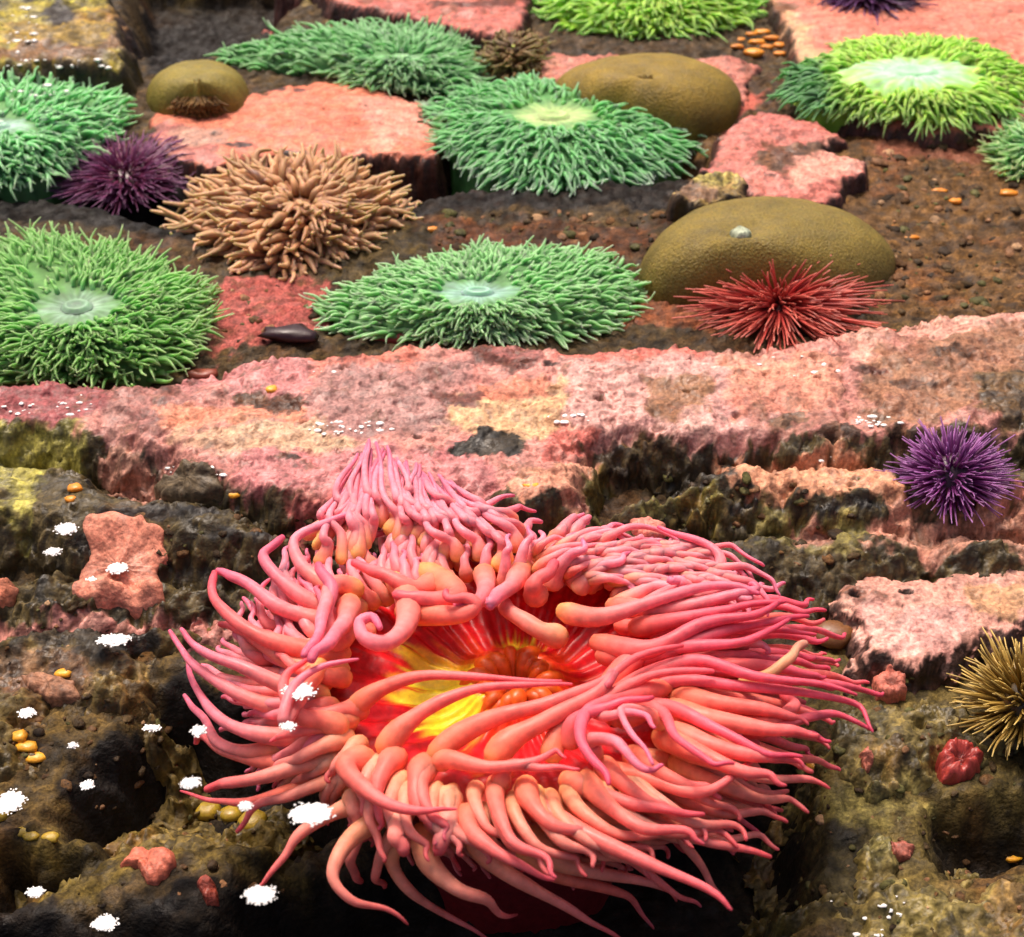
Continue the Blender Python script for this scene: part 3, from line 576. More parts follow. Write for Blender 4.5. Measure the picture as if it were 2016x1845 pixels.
TAN = dict(disc=C(150,96,60), body=C(160,100,60), mid=C(204,150,108), tip=C(220,172,138), **{'in': C(140,84,36)})
anemone('bushy tan anemone with thick spiky tentacles left of the middle', [(335,420),(380,360),(440,325),(540,318),(620,310),(700,330),(780,370),(812,410),(790,440),(740,480),(690,510),(600,530),(500,540),(420,500),(350,460)],
        (590,395,26,12), .065, 760, 74, 8.6, TAN, None, 9, .15, name='tan_anemone', zadd=.022)
BRN = dict(disc=C(90,64,36), body=C(92,64,34), mid=C(122,92,54), tip=C(150,120,80), **{'in': C(90,60,30)})
anemone('small brown tufted anemone right of the far long green one', [(940,100),(960,72),(1010,62),(1070,72),(1085,100),(1060,125),(1000,135),(955,125)],
        (1010,92,14,6), .035, 200, 34, 5, BRN, None, 10, .1, name='brown_anemone')

# ------------------------------------------------------------------ closed anemones: smooth domes
def dome(label, poly, centre, height, col, seed, fringe=None, zadd=0.):
    g = hit1(*centre); zb = g[2] + zadd; c = P(centre[0], centre[1], zb + height)[:2]
    pw = P([p[0] for p in poly], [p[1] for p in poly], zb + height * .35)[:, :2]; th, Rt = radial(pw, c, 120, 5)
    root = empty('closed_anemone', (c[0], c[1], zb), label, 'anemone', 'closed olive anemones')
    def zf(r, t, x, y):
        z = zb + height * (1 - min(r, 1)**2.6)**.62 - .10 * height * math.exp(-(r / .13)**2) + .004 * fbm(x, y, 16, 3, seed)
        return np.minimum(z, hl(x, y) - .01) if r > .999 else z
    def cf(r, t, x, y):
        k = fbm(x, y, 30, 4, seed); return np.clip(np.asarray(col)[None] * (1 + k * .45 - .25 * max(0, (r - .8) / .2))[:, None] * (.75 if r < .08 else 1), 0, .8)
    rg = [.001, .03, .06, .09, .13, .18, .24, .3, .4, .5, .6, .7, .78, .85, .9, .94, .97, .99, 1.0]
    fan(c, th, Rt, rg, zf, cf, 'column', M_DOME, root)
    fan(c, th, Rt * .10, [.001, .3, .6, .8, 1.0], lambda r, t, x, y: zb + height * (.90 + .05 * math.exp(-((r - .6) / .25)**2)) + .0015 * np.sin(t * 9),
        lambda r, t, x, y: np.tile(np.asarray(col) * (.45 if r < .4 else .8), (len(t), 1)), 'mouth', M_DOME, root)
    if fringe:
        r_ = np.random.RandomState(seed); tb = []
        for k in range(fringe[0]):
            a = r_.uniform(math.pi * 1.08, math.pi * 1.92); u = r_.uniform(.80, 1.02); ra = np.interp(a, th, Rt)
            z = zb + height * (1 - min(u, 1)**2.6)**.62 + .003; p = np.array([c[0] + math.cos(a) * ra * u, c[1] + math.sin(a) * ra * u, z]); sc_ = float(PS(p)); L = 24 * sc_
            d = np.array([math.cos(a) * .5 + r_.randn() * .3, math.sin(a) * .6, -.7 + r_.rand() * .4]); t = np.linspace(0, 1, 6)
            pts = catmull([p, p + d * L * .5, p + d * L * .9 + np.array([0, -.2, .1]) * L], 6); j = .6 + .8 * r_.rand()
            tb.append((pts, 3.6 * sc_ * (1 - t * .6), np.tile(C(134,98,46) * j, (6, 1)), 5))
        bristles(root, 'tentacle', 'tentacle_fringe', tb, M_DOME)
    return root, c, zb
dome('big closed olive anemone with a white pebble on top, behind the red urchin', [(1252,492),(1290,450),(1370,412),(1460,392),(1560,388),(1660,400),(1740,440),(1768,500),(1750,540),(1690,562),(1550,570),(1400,572),(1290,560)], (1455,462), .065, C(136,116,46), 1)
dome('closed olive-gold anemone half hidden behind the cream-centred green one', [(1080,165),(1110,135),(1180,112),(1270,106),(1370,116),(1440,135),(1466,165),(1450,200),(1400,232),(1300,240),(1180,215),(1090,190)], (1270,150), .055, C(150,124,42), 2)
dome('small closed olive dome anemone with brown fringe on the left of the slab', [(284,172),(300,145),(350,126),(400,121),(450,130),(492,152),(485,185),(470,208),(380,218),(300,208)], (388,158), .050, C(146,130,50), 3, (260, 295, 168, 470, 212))

# ------------------------------------------------------------------ urchins
def urchin(label, cx, cy, rx, hgt, n, slen, srad, body, base, tip, seed, name='sea_urchin', zadd=-.006, low=-.15, group='purple sea urchins', ysq=1., test=.5):
    g = hit1(cx, cy); r_ = np.random.RandomState(400 + seed)
    c = P(cx, cy, g[2] + zadd); s = float(PS(c)); R = rx * s; hz = hgt * s
    c = c + np.array([0, 0, hz * .25])
    root = empty(name, (c[0], c[1], c[2] - hz * .5), label, 'sea urchin', group)
    rb = R * test; hb = hz * test * 1.1
    n1, n2 = 28, 14; V = []; 
    ph = np.linspace(.02, math.pi - .02, n2); t = np.arange(n1) * 2 * np.pi / n1
    for p in ph: V.append(np.stack([c[0] + rb * np.sin(p) * np.cos(t) * (1 + .04 * np.sin(t * 5)), c[1] + rb * ysq * np.sin(p) * np.sin(t), c[2] + hb * math.cos(p) + 0 * t], 1))
    V = np.vstack(V); i = np.arange(n2 - 1)[:, None] * n1; j = np.arange(n1)[None]; j2 = (j + 1) % n1
    F = np.stack([i + j, i + n1 + j, i + n1 + j2, i + j2], -1).reshape(-1, 4)
    mesh_obj('test', V, F, np.tile(np.asarray(body), (len(V), 1)), M_SPINE, root)
    tb = []; ga = math.pi * (3 - math.sqrt(5))
    for k in range(n):
        z = low + (1 - low) * (k + .5) / n; a = k * ga + r_.randn() * .12; z = min(.999, z + r_.randn() * .02); rr = math.sqrt(max(0, 1 - z * z))
        d = np.array([rr * math.cos(a), rr * math.sin(a), z]) + r_.randn(3) * .13
        p0 = c + np.array([d[0] * rb, d[1] * rb * ysq, d[2] * hb]) * .9
        p1 = c + np.array([d[0] * R, d[1] * R * ysq, d[2] * hz]) * (.72 + .33 * r_.rand()) * (slen)
        t5 = np.linspace(0, 1, 5); pts = p0 + (p1 - p0) * t5[:, None] + r_.randn(3) * .02 * R * (t5 * (1 - t5))[:, None] * 4
        j = .7 + .6 * r_.rand(); tb.append((pts, srad * s * (1 - t5 * .7) * (.8 + .4 * r_.rand()), np.clip(ramp(t5, [(0, np.asarray(base) * j), (.35, np.asarray(base) * j * 1.2), (1, np.asarray(tip) * j)]), 0, .9), 5))
    allp = np.vstack([q[0] for q in tb]); hz = hl(allp[:, 0], allp[:, 1]) + .001; allp[:, 2] = np.where(hz - allp[:, 2] < .014, np.maximum(allp[:, 2], hz), allp[:, 2])
    tb = [(allp[i * 5:(i + 1) * 5],) + q[1:] for i, q in enumerate(tb)]
    bristles(root, 'spine', 'spines', tb, M_SPINE); return root
PB, PM, PT = C(64,12,50), C(112,34,104), C(190,124,194)
urchin('purple sea urchin with pale lilac spine tips on the right end of the ledge', 1866, 962, 120, 100, 560, 1., 3.0, PB, PM, PT, 1)
urchin('dark furry purple urchin left of the tan anemone', 250, 368, 140, 62, 900, 1., 2.3, C(84,18,50), C(112,36,76), C(150,90,140), 2)
urchin('dark purple urchin cut by the top edge above the lime anemone', 1708, 5, 115, 50, 420, 1., 3.4, C(38,10,26), C(58,18,50), C(104,56,120), 3)
urchin('sliver of a violet urchin at the top edge left of the lime anemone', 965, -18, 75, 38, 260, 1., 3.2, C(38,10,40), C(66,24,80), C(104,56,130), 4)
urchin('spiky red urchin in front of the big closed olive anemone', 1530, 620, 200, 88, 620, 1., 3.8, C(96,14,22), C(176,52,50), C(232,124,104), 6, group=None, name='red_urchin', low=-.05, test=.3)
urchin('olive-yellow urchin cut by the right edge beside a red polyp', 2010, 1415, 140, 130, 520, 1., 4.0, C(80,60,20), C(140,108,42), C(214,182,98), 7, group=None, name='olive_urchin', test=.45, zadd=.0)

# ------------------------------------------------------------------ the big pink anemone
CP = (1000, 1345); ZR = .090
pc = P(CP[0] + 15, CP[1] - 30, ZR)
pink = empty('pink_anemone', (pc[0], pc[1], -.03), 'huge pink anemone with red and yellow centre in the foreground', 'anemone')
r_ = np.random.RandomState(5)
rim = [(CP[0] + 400 * math.cos(a), CP[1] + (235 if math.sin(a) > 0 else 285) * math.sin(a)) for a in np.arange(0, 2 * math.pi, .2)]
rimw = P([p[0] for p in rim], [p[1] for p in rim], ZR)[:, :2]; th, Rt = radial(rimw, pc[:2], 240)
RED = C(225,22,32, .85); YEL = C(255,225,50, 1.0); ORG = C(226,84,20, .9)
def zf(r, t, x, y):
    if r <= 1: return ZR + (-.022 * (1 - sstep(.35, .95, np.array(r)))) + .012 * math.exp(-((r - .2) / .09)**2) + .0018 * np.sin(t * 34 + 2 * np.sin(t * 5)) * sstep(.15, .4, np.array(r)) + .003 * fbm(x, y, 50, 2, 3) - .015 * max(0, r - .85) / .15
    return ZR - .02 - (r - 1) * .4 + 0 * x
def cf(r, t, x, y):
    n = len(t); st = perlin(np.cos(t) * 9, np.sin(t) * 9 + r * .6, 3) ; st2 = perlin(np.cos(t) * 26, np.sin(t) * 26 + r * 1.0, 4)
    c = np.tile(RED, (n, 1)); c = c * (1 - .28 * sstep(0, .4, st2))[:, None]
    side = np.cos(t - math.radians(190)); lim = .34 + .20 * np.clip(side, 0, 1) + .14 * st + .12 * st2
    yk = sstep(lim + .05, lim - .05, np.full(n, r)) * sstep(.14, .19, np.array(r)) 
    hot = sstep(.55, .95, side) + sstep(.9, .99, np.cos(t - math.radians(85))) * .8
    c = mix(c, mix(np.tile(C(236,70,26,.9), (n, 1)), YEL, np.clip(hot, 0, 1)), np.clip(yk * (.75 + .25 * hot), 0, 1))
    ok = sstep(.24, .19, r + .03 * st); c = mix(c, ORG * (1 + .4 * st2)[:, None], ok + 0 * t)
    c = mix(c, C(120,30,14,.8)[None], (sstep(.07, .03, np.array(r + 0.)) * .8) + 0 * t)
    if r > .8: c = mix(c, C(226,96,84)[None], sstep(.8, .95, np.array(r)) + 0 * t)
    return np.clip(c, 0, .9)
fan(pc[:2], th, Rt, list(np.concatenate([[.001], np.arange(.02, 1.001, .02)])), zf, cf, 'oral_disc', M_DISC, pink)
fan(pc[:2], th, Rt, [1.0, 1.02, .98, .9, .78, .66, .6, .6, .68], lambda r, t, x, y: 0 * x, lambda r, t, x, y: np.tile(C(150,40,44), (len(t), 1)), 'column', M_DISC, pink)
col_o = [o for o in pink.children if o.name.startswith('column')][0]
nv = len(th); zz = [ZR - .018, ZR - .026, ZR - .034, ZR - .042, ZR - .06, ZR - .09, ZR - .12, ZR - .17, ZR - .24]
for i, v in enumerate(col_o.data.vertices): v.co.z = zz[i // nv] - pink.location.z
lip = []
for k in range(22):
    a = k * 2 * math.pi / 22 + r_.rand() * .25; R1 = np.interp(a, th, Rt)
    e = np.array([math.cos(a), math.sin(a)]); w_ = r_.uniform(-.5, .5); e2 = np.array([math.cos(a + w_ * .5), math.sin(a + w_ * .5)])
    f0, f1 = .05 + .03 * r_.rand(), .20 + .09 * r_.rand(); m = (f0 + f1) / 2
    pts = catmull([[pc[0] + e[0] * R1 * f0, pc[1] + e[1] * R1 * f0, ZR - .024], [pc[0] + e[0] * R1 * m, pc[1] + e[1] * R1 * m, ZR - .010], [pc[0] + e2[0] * R1 * f1, pc[1] + e2[1] * R1 * f1, ZR - .0205]], 12)
    t = np.linspace(0, 1, 12); lip.append((pts, .0050 * (.7 + .6 * r_.rand()) * np.sin(np.clip(t, .03, .97) * math.pi)**.6, ramp(t, [(0, C(150,40,16)), (.4, C(226,90,24,.9) * (.75 + .4 * r_.rand())), (1, C(235,110,30,.9))]), 12))
bristles(pink, 'lip_fold', 'lip_folds', lip, M_DISC)

SAL = [(0, C(250,160,96, .95)), (.10, C(250,130,98, .95)), (.3, C(248,120,104, .95)), (.65, C(242,114,114, .95)), (1, C(226,88,104, .95))]
BEI = [(0, C(252,186,112, .95)), (.12, C(246,160,118, .95)), (.4, C(242,146,128, .95)), (.75, C(236,122,118, .95)), (1, C(216,84,92, .95))]
PNK = [(0, C(252,180,104, .95)), (.14, C(246,130,110, .95)), (.35, C(244,134,134, .95)), (.7, C(240,126,146, .95)), (1, C(220,96,126, .95))]
HOT = [(0, C(246,120,88, .95)), (.2, C(242,106,104, .95)), (.5, C(238,100,118, .95)), (1, C(216,72,100, .95))]
MAU = [(0, C(255,196,104, .95)), (.18, C(250,150,120, .95)), (.38, C(242,142,146, .95)), (.8, C(238,138,158, .95)), (1, C(218,108,140, .95))]
TB = []
def tent(pts, rb, rt, pal, z=None, n=26, wob=1.0, bulge=.25):
    """pts: (px, py, height) along the tentacle; radii in px"""
    rb *= .78; p = np.array([P(a[0], a[1], a[2]) for a in pts]); s = float(PS(p[0])); q = catmull(p, n); t = np.linspace(0, 1, n)
    ph = r_.rand(3) * 6; amp = wob * 5 * s
    t[1] = .02; q = catmull(p, n)
    q = q + np.stack([np.sin(t * 7 + ph[0]), np.sin(t * 8 + ph[1]) * .8, np.sin(t * 6 + ph[2]) * .7], 1) * (amp * t * (1.1 - t * .3))[:, None] * .5
    q[:, 0] += np.sin(t * 19 + ph[1]) * amp * .8 * t**2.5; q[:, 1] += np.sin(t * 17 + ph[2]) * amp * .9 * t**2.5; rt = rt * .62
    rr = (rt + (rb - rt) * (1 - t)**1.12) * (1 + bulge * np.exp(-((t - .16) / .12)**2) - .12 * np.exp(-(t / .06)**2)) * s
    rr = rr * (1 + .05 * np.sin(t * 22 + ph[0])) ; rr[-1] *= .8; rr[0] *= .25; rr[1] *= .78
    j = .9 + .16 * r_.rand(); co = np.clip(ramp(np.clip(t + r_.randn() * .03, 0, 1), pal) * j, 0, .92)
    q[0] = q[1] + (q[0] - q[1]) * .35; TB.append((q, rr, co, 12 if rb > 14 else 9))
Z0 = .095
HERO = [
 # left side
 ([(660,1375),(560,1350),(470,1310),(395,1280),(355,1235)], 27, 8, PNK, .02), ([(640,1400),(520,1385),(430,1345),(375,1300),(338,1245)], 25, 8, PNK, .0),
 ([(650,1440),(540,1450),(450,1425),(395,1370),(368,1310)], 27, 8, PNK, -.01), ([(700,1290),(600,1280),(500,1245),(430,1190),(418,1130)], 30, 12, SAL, .025),
 ([(700,1320),(590,1310),(520,1270),(470,1240),(430,1225)], 28, 10, BEI, .01), ([(690,1250),(620,1220),(540,1190),(470,1140),(425,1125)], 27, 13, PNK, .025),
 ([(700,1210),(620,1190),(550,1140),(520,1090),(560,1060)], 26, 12, PNK, .03), ([(720,1180),(640,1150),(590,1110),(580,1060),(640,1030),(720,1000)], 24, 9, MAU, .03),
 ([(600,1460),(500,1480),(430,1460),(395,1410),(360,1370)], 22, 9, PNK, -.03), ([(640,1490),(540,1500),(450,1480),(400,1450),(380,1460)], 25, 9, SAL, -.03),
 ([(700,1500),(620,1500),(520,1530),(450,1540),(410,1550)], 26, 13, BEI, -.01), ([(720,1530),(640,1540),(560,1570),(500,1590),(470,1640)], 22, 8, BEI, -.02),
 ([(640,1540),(560,1560),(480,1580),(420,1575),(358,1560)], 20, 5, SAL, -.05), ([(690,1230),(660,1260),(640,1210),(650,1160),(625,1110)], 30, 16, PNK, .04),
 ([(640,1300),(600,1350),(560,1420),(580,1350),(640,1310),(700,1300)], 26, 5, PNK, .045), ([(690,1440),(640,1420),(590,1410),(560,1370),(570,1320),(610,1300)], 30, 8, SAL, .03),
 # curls above the disc
 ([(760,1130),(800,1170),(800,1230),(760,1265),(715,1255),(705,1225),(735,1215),(745,1240)], 30, 11, PNK, .045), ([(770,1200),(840,1210),(910,1210),(938,1190),(915,1175),(880,1178),(880,1160)], 28, 9, SAL, .04),
 ([(690,1180),(680,1220),(650,1260),(610,1300)], 27, 15, PNK, .05), ([(720,1170),(660,1150),(640,1190),(630,1240),(600,1290)], 25, 12, PNK, .05),
 ([(870,1140),(820,1160),(750,1130),(700,1110)], 30, 14, SAL, .03), ([(820,1120),(900,1170),(850,1180),(780,1170)], 34, 18, SAL, .03),
 ([(950,1120),(955,1160),(930,1195),(890,1190)], 25, 14, PNK, .03), ([(1030,1110),(1010,1150),(970,1180),(960,1195)], 26, 16, PNK, .03), ([(1060,1180),(1050,1150),(1100,1110)], 28, 18, SAL, .03),
 ([(1120,1260),(1060,1240),(1000,1200),(990,1180)], 26, 22, BEI, .01),
 # across the disc
 ([(680,1405),(750,1355),(840,1328),(950,1335),(1100,1342)], 24, 7, SAL, .035), ([(740,1490),(800,1425),(880,1375),(990,1348),(1130,1350)], 30, 6, SAL, .035),
 ([(840,1510),(890,1455),(980,1410),(1080,1385),(1180,1345),(1250,1295),(1340,1270)], 30, 9, SAL, .035), ([(960,1515),(1000,1460),(1080,1415),(1170,1365),(1210,1325),(1190,1350)], 32, 14, SAL, .035),
 ([(1080,1510),(1100,1440),(1170,1390),(1280,1330),(1400,1320)], 28, 10, SAL, .03), ([(860,1510),(880,1495),(960,1510),(1040,1500),(1090,1480),(1110,1490)], 26, 5, SAL, .03),
 ([(980,1560),(1000,1510),(1070,1510),(1145,1512)], 24, 5, SAL, .03), ([(740,1490),(680,1510),(740,1570),(830,1595),(900,1590)], 34, 4, SAL, .02),
 # bottom
 ([(760,1580),(680,1590),(590,1640),(550,1700),(500,1755)], 27, 5, BEI, -.02), ([(770,1600),(690,1650),(655,1720),(690,1770),(760,1790),(802,1815)], 25, 4, BEI, -.02),
 ([(740,1610),(710,1640),(690,1700),(710,1740)], 22, 12, BEI, -.03), ([(800,1620),(760,1660),(740,1720),(756,1745)], 22, 9, BEI, -.03),
 ([(800,1630),(770,1690),(810,1760),(880,1800),(980,1860)], 24, 5, BEI, -.05), ([(830,1610),(840,1690),(900,1750),(960,1770),(980,1800),(1020,1800)], 30, 5, BEI, -.03),
 ([(930,1620),(960,1690),(1050,1750),(1140,1800),(1220,1850)], 30, 6, BEI, -.04), ([(920,1590),(930,1640),(1000,1690),(1095,1735)], 32, 7, SAL, .0),
 ([(1020,1540),(1060,1590),(1170,1650),(1280,1700),(1390,1750),(1442,1790)], 34, 6, SAL, .0), ([(1030,1620),(1090,1690),(1180,1720),(1290,1740),(1330,1770)], 30, 6, BEI, -.04),
 ([(1000,1650),(1090,1720),(1200,1750),(1250,1780),(1285,1830)], 24, 5, SAL, -.06), ([(1100,1530),(1180,1560),(1280,1590),(1380,1605)], 28, 9, SAL, .01),
 ([(1120,1590),(1230,1610),(1370,1650),(1520,1685)], 27, 9, BEI, -.01), ([(1160,1510),(1260,1530),(1370,1560),(1450,1520),(1505,1480)], 24, 7, SAL, .01),
 ([(1200,1560),(1300,1600),(1360,1680),(1400,1740),(1420,1770)], 20, 6, BEI, -.04), ([(1120,1640),(1220,1680),(1330,1760),(1380,1780)], 18, 5, SAL, -.05),
 ([(880,1560),(880,1620),(860,1680)], 36, 22, BEI, .0), ([(800,1580),(780,1640),(800,1680)], 30, 18, BEI, .0), ([(700,1560),(700,1600),(720,1650)], 30, 16, BEI, -.01),
 # right lower
 ([(1250,1530),(1350,1570),(1440,1600),(1500,1650)], 20, 6, HOT, -.03), ([(1240,1490),(1340,1500),(1430,1560),(1540,1600)], 22, 8, BEI, -.02),
 ([(1300,1500),(1420,1520),(1490,1560),(1545,1560)], 20, 9, BEI, -.03), ([(1200,1430),(1300,1390),(1400,1430),(1500,1480),(1575,1492)], 26, 6, HOT, .02),
 # right
 ([(1200,1440),(1230,1380),(1330,1340),(1450,1350),(1600,1365),(1690,1390),(1715,1440)], 26, 5, HOT, .02), ([(1180,1400),(1260,1340),(1370,1300),(1480,1330),(1600,1345),(1680,1365)], 28, 6, HOT, .03),
 ([(1380,1400),(1480,1440),(1600,1410),(1660,1410),(1718,1440)], 22, 5, HOT, .0), ([(1170,1380),(1260,1290),(1380,1270),(1480,1260),(1560,1210)], 28, 7, HOT, .03),
 ([(1160,1290),(1280,1290),(1400,1250),(1500,1225),(1590,1215)], 28, 8, HOT, .03), ([(1150,1260),(1270,1280),(1380,1230),(1480,1210),(1545,1180)], 28, 8, HOT, .04),
 ([(1230,1240),(1330,1220),(1430,1200),(1540,1180)], 24, 8, HOT, .04), ([(1090,1200),(1180,1215),(1300,1180),(1420,1150),(1495,1170)], 26, 9, PNK, .04),
 ([(1180,1190),(1300,1200),(1410,1180),(1490,1160),(1470,1150)], 24, 9, PNK, .04), ([(1200,1230),(1320,1240),(1450,1240),(1600,1245)], 24, 6, HOT, .02),
 ([(1370,1380),(1440,1420),(1520,1420),(1560,1390),(1545,1370)], 32, 14, SAL, .0), ([(1450,1350),(1510,1330),(1560,1290),(1580,1260)], 18, 13, [(0, C(246,190,120)), (1, C(238,160,140))], .03),
 ([(1320,1160),(1390,1150),(1418,1110),(1395,1075),(1330,1050),(1300,1040)], 22, 6, PNK, .03), ([(1350,1190),(1350,1150),(1320,1140)], 18, 14, MAU, .04),
 # curl cluster
 ([(1330,1350),(1250,1365),(1165,1395),(1140,1450),(1175,1505),(1200,1540)], 25, 9, HOT, .04), ([(1180,1500),(1160,1460),(1210,1460),(1260,1510),(1310,1510)], 25, 7, PNK, .045),
 ([(1310,1440),(1270,1400),(1220,1400),(1250,1450),(1290,1500)], 16, 6, PNK, .055), ([(1230,1380),(1300,1400),(1330,1450),(1400,1500),(1440,1505)], 18, 6, HOT, .045),
 ([(1150,1380),(1190,1410),(1250,1400),(1290,1430)], 18, 7, PNK, .05), ([(1120,1480),(1130,1420),(1200,1390),(1280,1370)], 26, 9, HOT, .04),
]
for pts, rb, rt, pal, dz in HERO:
    n = len(pts); L = []
    zr = Z0 + dz * .3; zt = Z0 + dz
    if dz < 0: zt = Z0 + dz * 2.0
    for i, q in enumerate(pts):
        f = i / (n - 1); L.append((q[0], q[1], zr + (zt - zr) * f + .008 * math.sin(f * math.pi)))
    tent(L, rb, rt, pal)
# tuft of long thin strands lying up the face of the ledge
for k in range(54):
    f = min(1, max(0, k / 53 + r_.randn() * .02)); rx_ = 610 + 410 * f + r_.randn() * 12; ry_ = 1085 + r_.randn() * 26 - 20 * math.sin(f * 3.1)
    tx = 715 + 190 * f**1.3 + r_.randn() * 20; ty = 925 - 40 * math.exp(-((f - .3) / .25)**2) + 70 * max(0, f - .4) + r_.randn() * 12
    mx = rx_ * .45 + tx * .55 + r_.randn() * 20 + (-14 if f < .3 else 8); my = ry_ * .5 + ty * .5 + r_.randn() * 8
    tent([(rx_, ry_, .105), ((rx_ + mx) / 2 + (10 if f < .4 else 18), (ry_ + my) / 2 - 4, .118), (mx, my, .125), (tx, ty, .1)], 15 + r_.rand() * 7, 7, MAU, wob=.9)
# remaining tentacles: rows round the rim
TBL = [(0, 300, 40), (30, 300, 110), (60, 260, 170), (90, 160, 200), (120, 20, 190), (150, -150, 110), (180, -190, -50), (210, -150, -120), (240, -30, -130), (270, 20, -110), (300, 110, -80), (330, 260, -60), (360, 300, 40)]
for row, (k1, cnt, dz0, sz) in enumerate([(1.0, 36, .01, 1.2), (1.12, 60, .0, 1.05), (1.24, 74, -.02, .95), (1.34, 84, -.045, .82), (1.25, 70, -.065, .8)]):
    for k in range(cnt):
        a = (k + r_.rand() * .8 + row * .3) / cnt * 360; ar = math.radians(a); up = a > 200 and a < 340
        if row == 0 and (45 < a < 260) and r_.rand() < .45: continue
        x0 = CP[0] + 315 * k1 * math.cos(ar) + r_.randn() * 10; y0 = CP[1] + 190 * k1 * math.sin(ar) + r_.randn() * 8
        dx = np.interp(a, [t_[0] for t_ in TBL], [t_[1] for t_ in TBL]) * (.5 + .65 * r_.rand()); dy = np.interp(a, [t_[0] for t_ in TBL], [t_[2] for t_ in TBL]) * (.6 + .45 * r_.rand())
        if row >= 3 : dx *= .8; dy *= .8
        if row >= 3 and up: dy *= .5
        Lp = math.hypot(dx, dy); ox, oy = math.cos(ar), math.sin(ar) * .75
        pal = [SAL, HOT][r_.rand() < .6] if (a < 25 or a > 330) else (BEI if a < 150 else (PNK if a < 230 else MAU))
        if row < 1 and a < 200: pal = SAL
        z0 = Z0 + dz0 * .5; z1 = Z0 + dz0 * 1.4 - .012 * r_.rand() + (.02 if up else 0)
        tent([(x0, y0, z0), (x0 + ox * Lp * .28, y0 + oy * Lp * .26, z0 + .010), (x0 + ox * Lp * .38 + dx * .3, y0 + oy * Lp * .34 + dy * .3, z0 * .5 + z1 * .5 + .01), (x0 + dx * .85 + ox * 12, y0 + dy * .8, z1 + .004), (x0 + dx, y0 + dy, z1)],
             (24 if a < 200 else 21) * sz * (.8 + .35 * r_.rand()), 6, pal, wob=1.3)
# fine bundle on the upper right mound
for k in range(70):
    x0 = 1040 + 330 * r_.rand(); y0 = 1165 - 70 * r_.rand() - 20 * math.sin((x0 - 1040) / 330 * 3.1); L = 90 + 110 * r_.rand(); a = math.radians(-35 + 40 * r_.rand() + (x0 - 1200) * .10)
    tent([(x0, y0, .105), (x0 + L * .35 * math.cos(a), y0 + L * .35 * math.sin(a), .12), (x0 + L * .7 * math.cos(a + .2), y0 + L * .6 * math.sin(a + .1), .118), (x0 + L * math.cos(a + .5), y0 + L * .8 * math.sin(a + .4) + 6, .11)], 12 + r_.rand() * 7, 5, MAU if r_.rand() < .6 else PNK, wob=1.5)
# thin upright tentacles closing the gaps at the upper left and behind the disc
for k in range(110):
    a = math.radians(185 + 165 * r_.rand()); k1 = 1.0 + .42 * r_.rand(); x0 = CP[0] + 325 * k1 * math.cos(a); y0 = CP[1] + 190 * k1 * math.sin(a) - (12 if math.sin(a) < 0 else 0)
    L = (90 + 90 * r_.rand()) * (.5 if a > math.radians(268) else 1); d = a + (.9 if math.cos(a) < 0 else .35) * (.5 + r_.rand()); z0 = .088 + .012 * r_.rand()
    tent([(x0, y0, z0), (x0 + L * .4 * math.cos(a), y0 + L * .3 * math.sin(a), z0 + .012), (x0 + L * (.4 * math.cos(a) + .35 * math.cos(d)), y0 + L * (.3 * math.sin(a) + .35 * math.sin(d)), z0 + .014), (x0 + L * (.4 * math.cos(a) + .65 * math.cos(d + .3)), y0 + L * (.3 * math.sin(a) + .6 * math.sin(d + .3)), z0 + .008)],
         17 + r_.rand() * 10, 6, MAU if r_.rand() < .7 else PNK, wob=1.5)
ap = np.vstack([t_[0] for t_ in TB]); rr = np.concatenate([t_[1] for t_ in TB]); ap[:, 2] = np.maximum(ap[:, 2], hl(ap[:, 0], ap[:, 1]) + rr * .8 + .001)
off = 0; T2 = []
for t_ in TB:
    n = len(t_[0]); q = ap[off:off + n].copy(); off += n
    z = q[:, 2].copy(); z[1:-1] = (z[:-2] + z[1:-1] * 2 + z[2:]) / 4; q[:, 2] = np.maximum(z, q[:, 2] - .002); T2.append((q,) + t_[1:])
bristles(pink, 'tentacle', 'tentacle_mass', T2, M_FLESH)

# ------------------------------------------------------------------ small things
def lump(name, label, cat, poly, h, col, seed, group=None, mat=None, zadd=0., detail=.6, ring=None, soft=4):
    cx = sum(p[0] for p in poly) / len(poly); cy = sum(p[1] for p in poly) / len(poly)
    g = hit1(cx, cy); z0 = g[2] + zadd; s = float(PS(g)); hh = h * s
    pw = P([p[0] for p in poly], [p[1] for p in poly], z0 + hh * .4)[:, :2]; c = P(cx, cy, z0 + hh * .4)[:2]; th_, Rt_ = radial(pw, c, 96, 40)
    Rt_ = Rt_ * (1 + .08 * perlin(np.cos(th_) * 3, np.sin(th_) * 3, seed) * detail * 2)
    def zf_(r, t, x, y):
        gz = np.maximum(hl(x, y), hb(x, y)) if zadd == 0 else z0
        if r >= .99 and zadd == 0: gz = hl(x, y)
        z = gz + hh * max(0, 1 - r**soft)**.6 * (1 + detail * .8 * fbm(x, y, .05 / s, 3, seed)) 
        if ring: z = z - hh * ring * math.exp(-(r / .45)**2)
        return z if r < .99 else (gz - .004 if zadd == 0 else z0 - hh * .3)
    def cf_(r, t, x, y):
        return np.clip(np.asarray(col)[None] * (1 + .35 * fbm(x, y, .08 / s, 4, seed + 1))[:, None], 0, .9) * (.55 if ring and r < .3 else 1)
    o = mesh_obj(name, *_fan_data(c, th_, Rt_, [.001, .12, .25, .4, .55, .7, .8, .88, .94, .98, 1.0], zf_, cf_), mat or M_ROCK)
    return tag(o, label, cat, group)
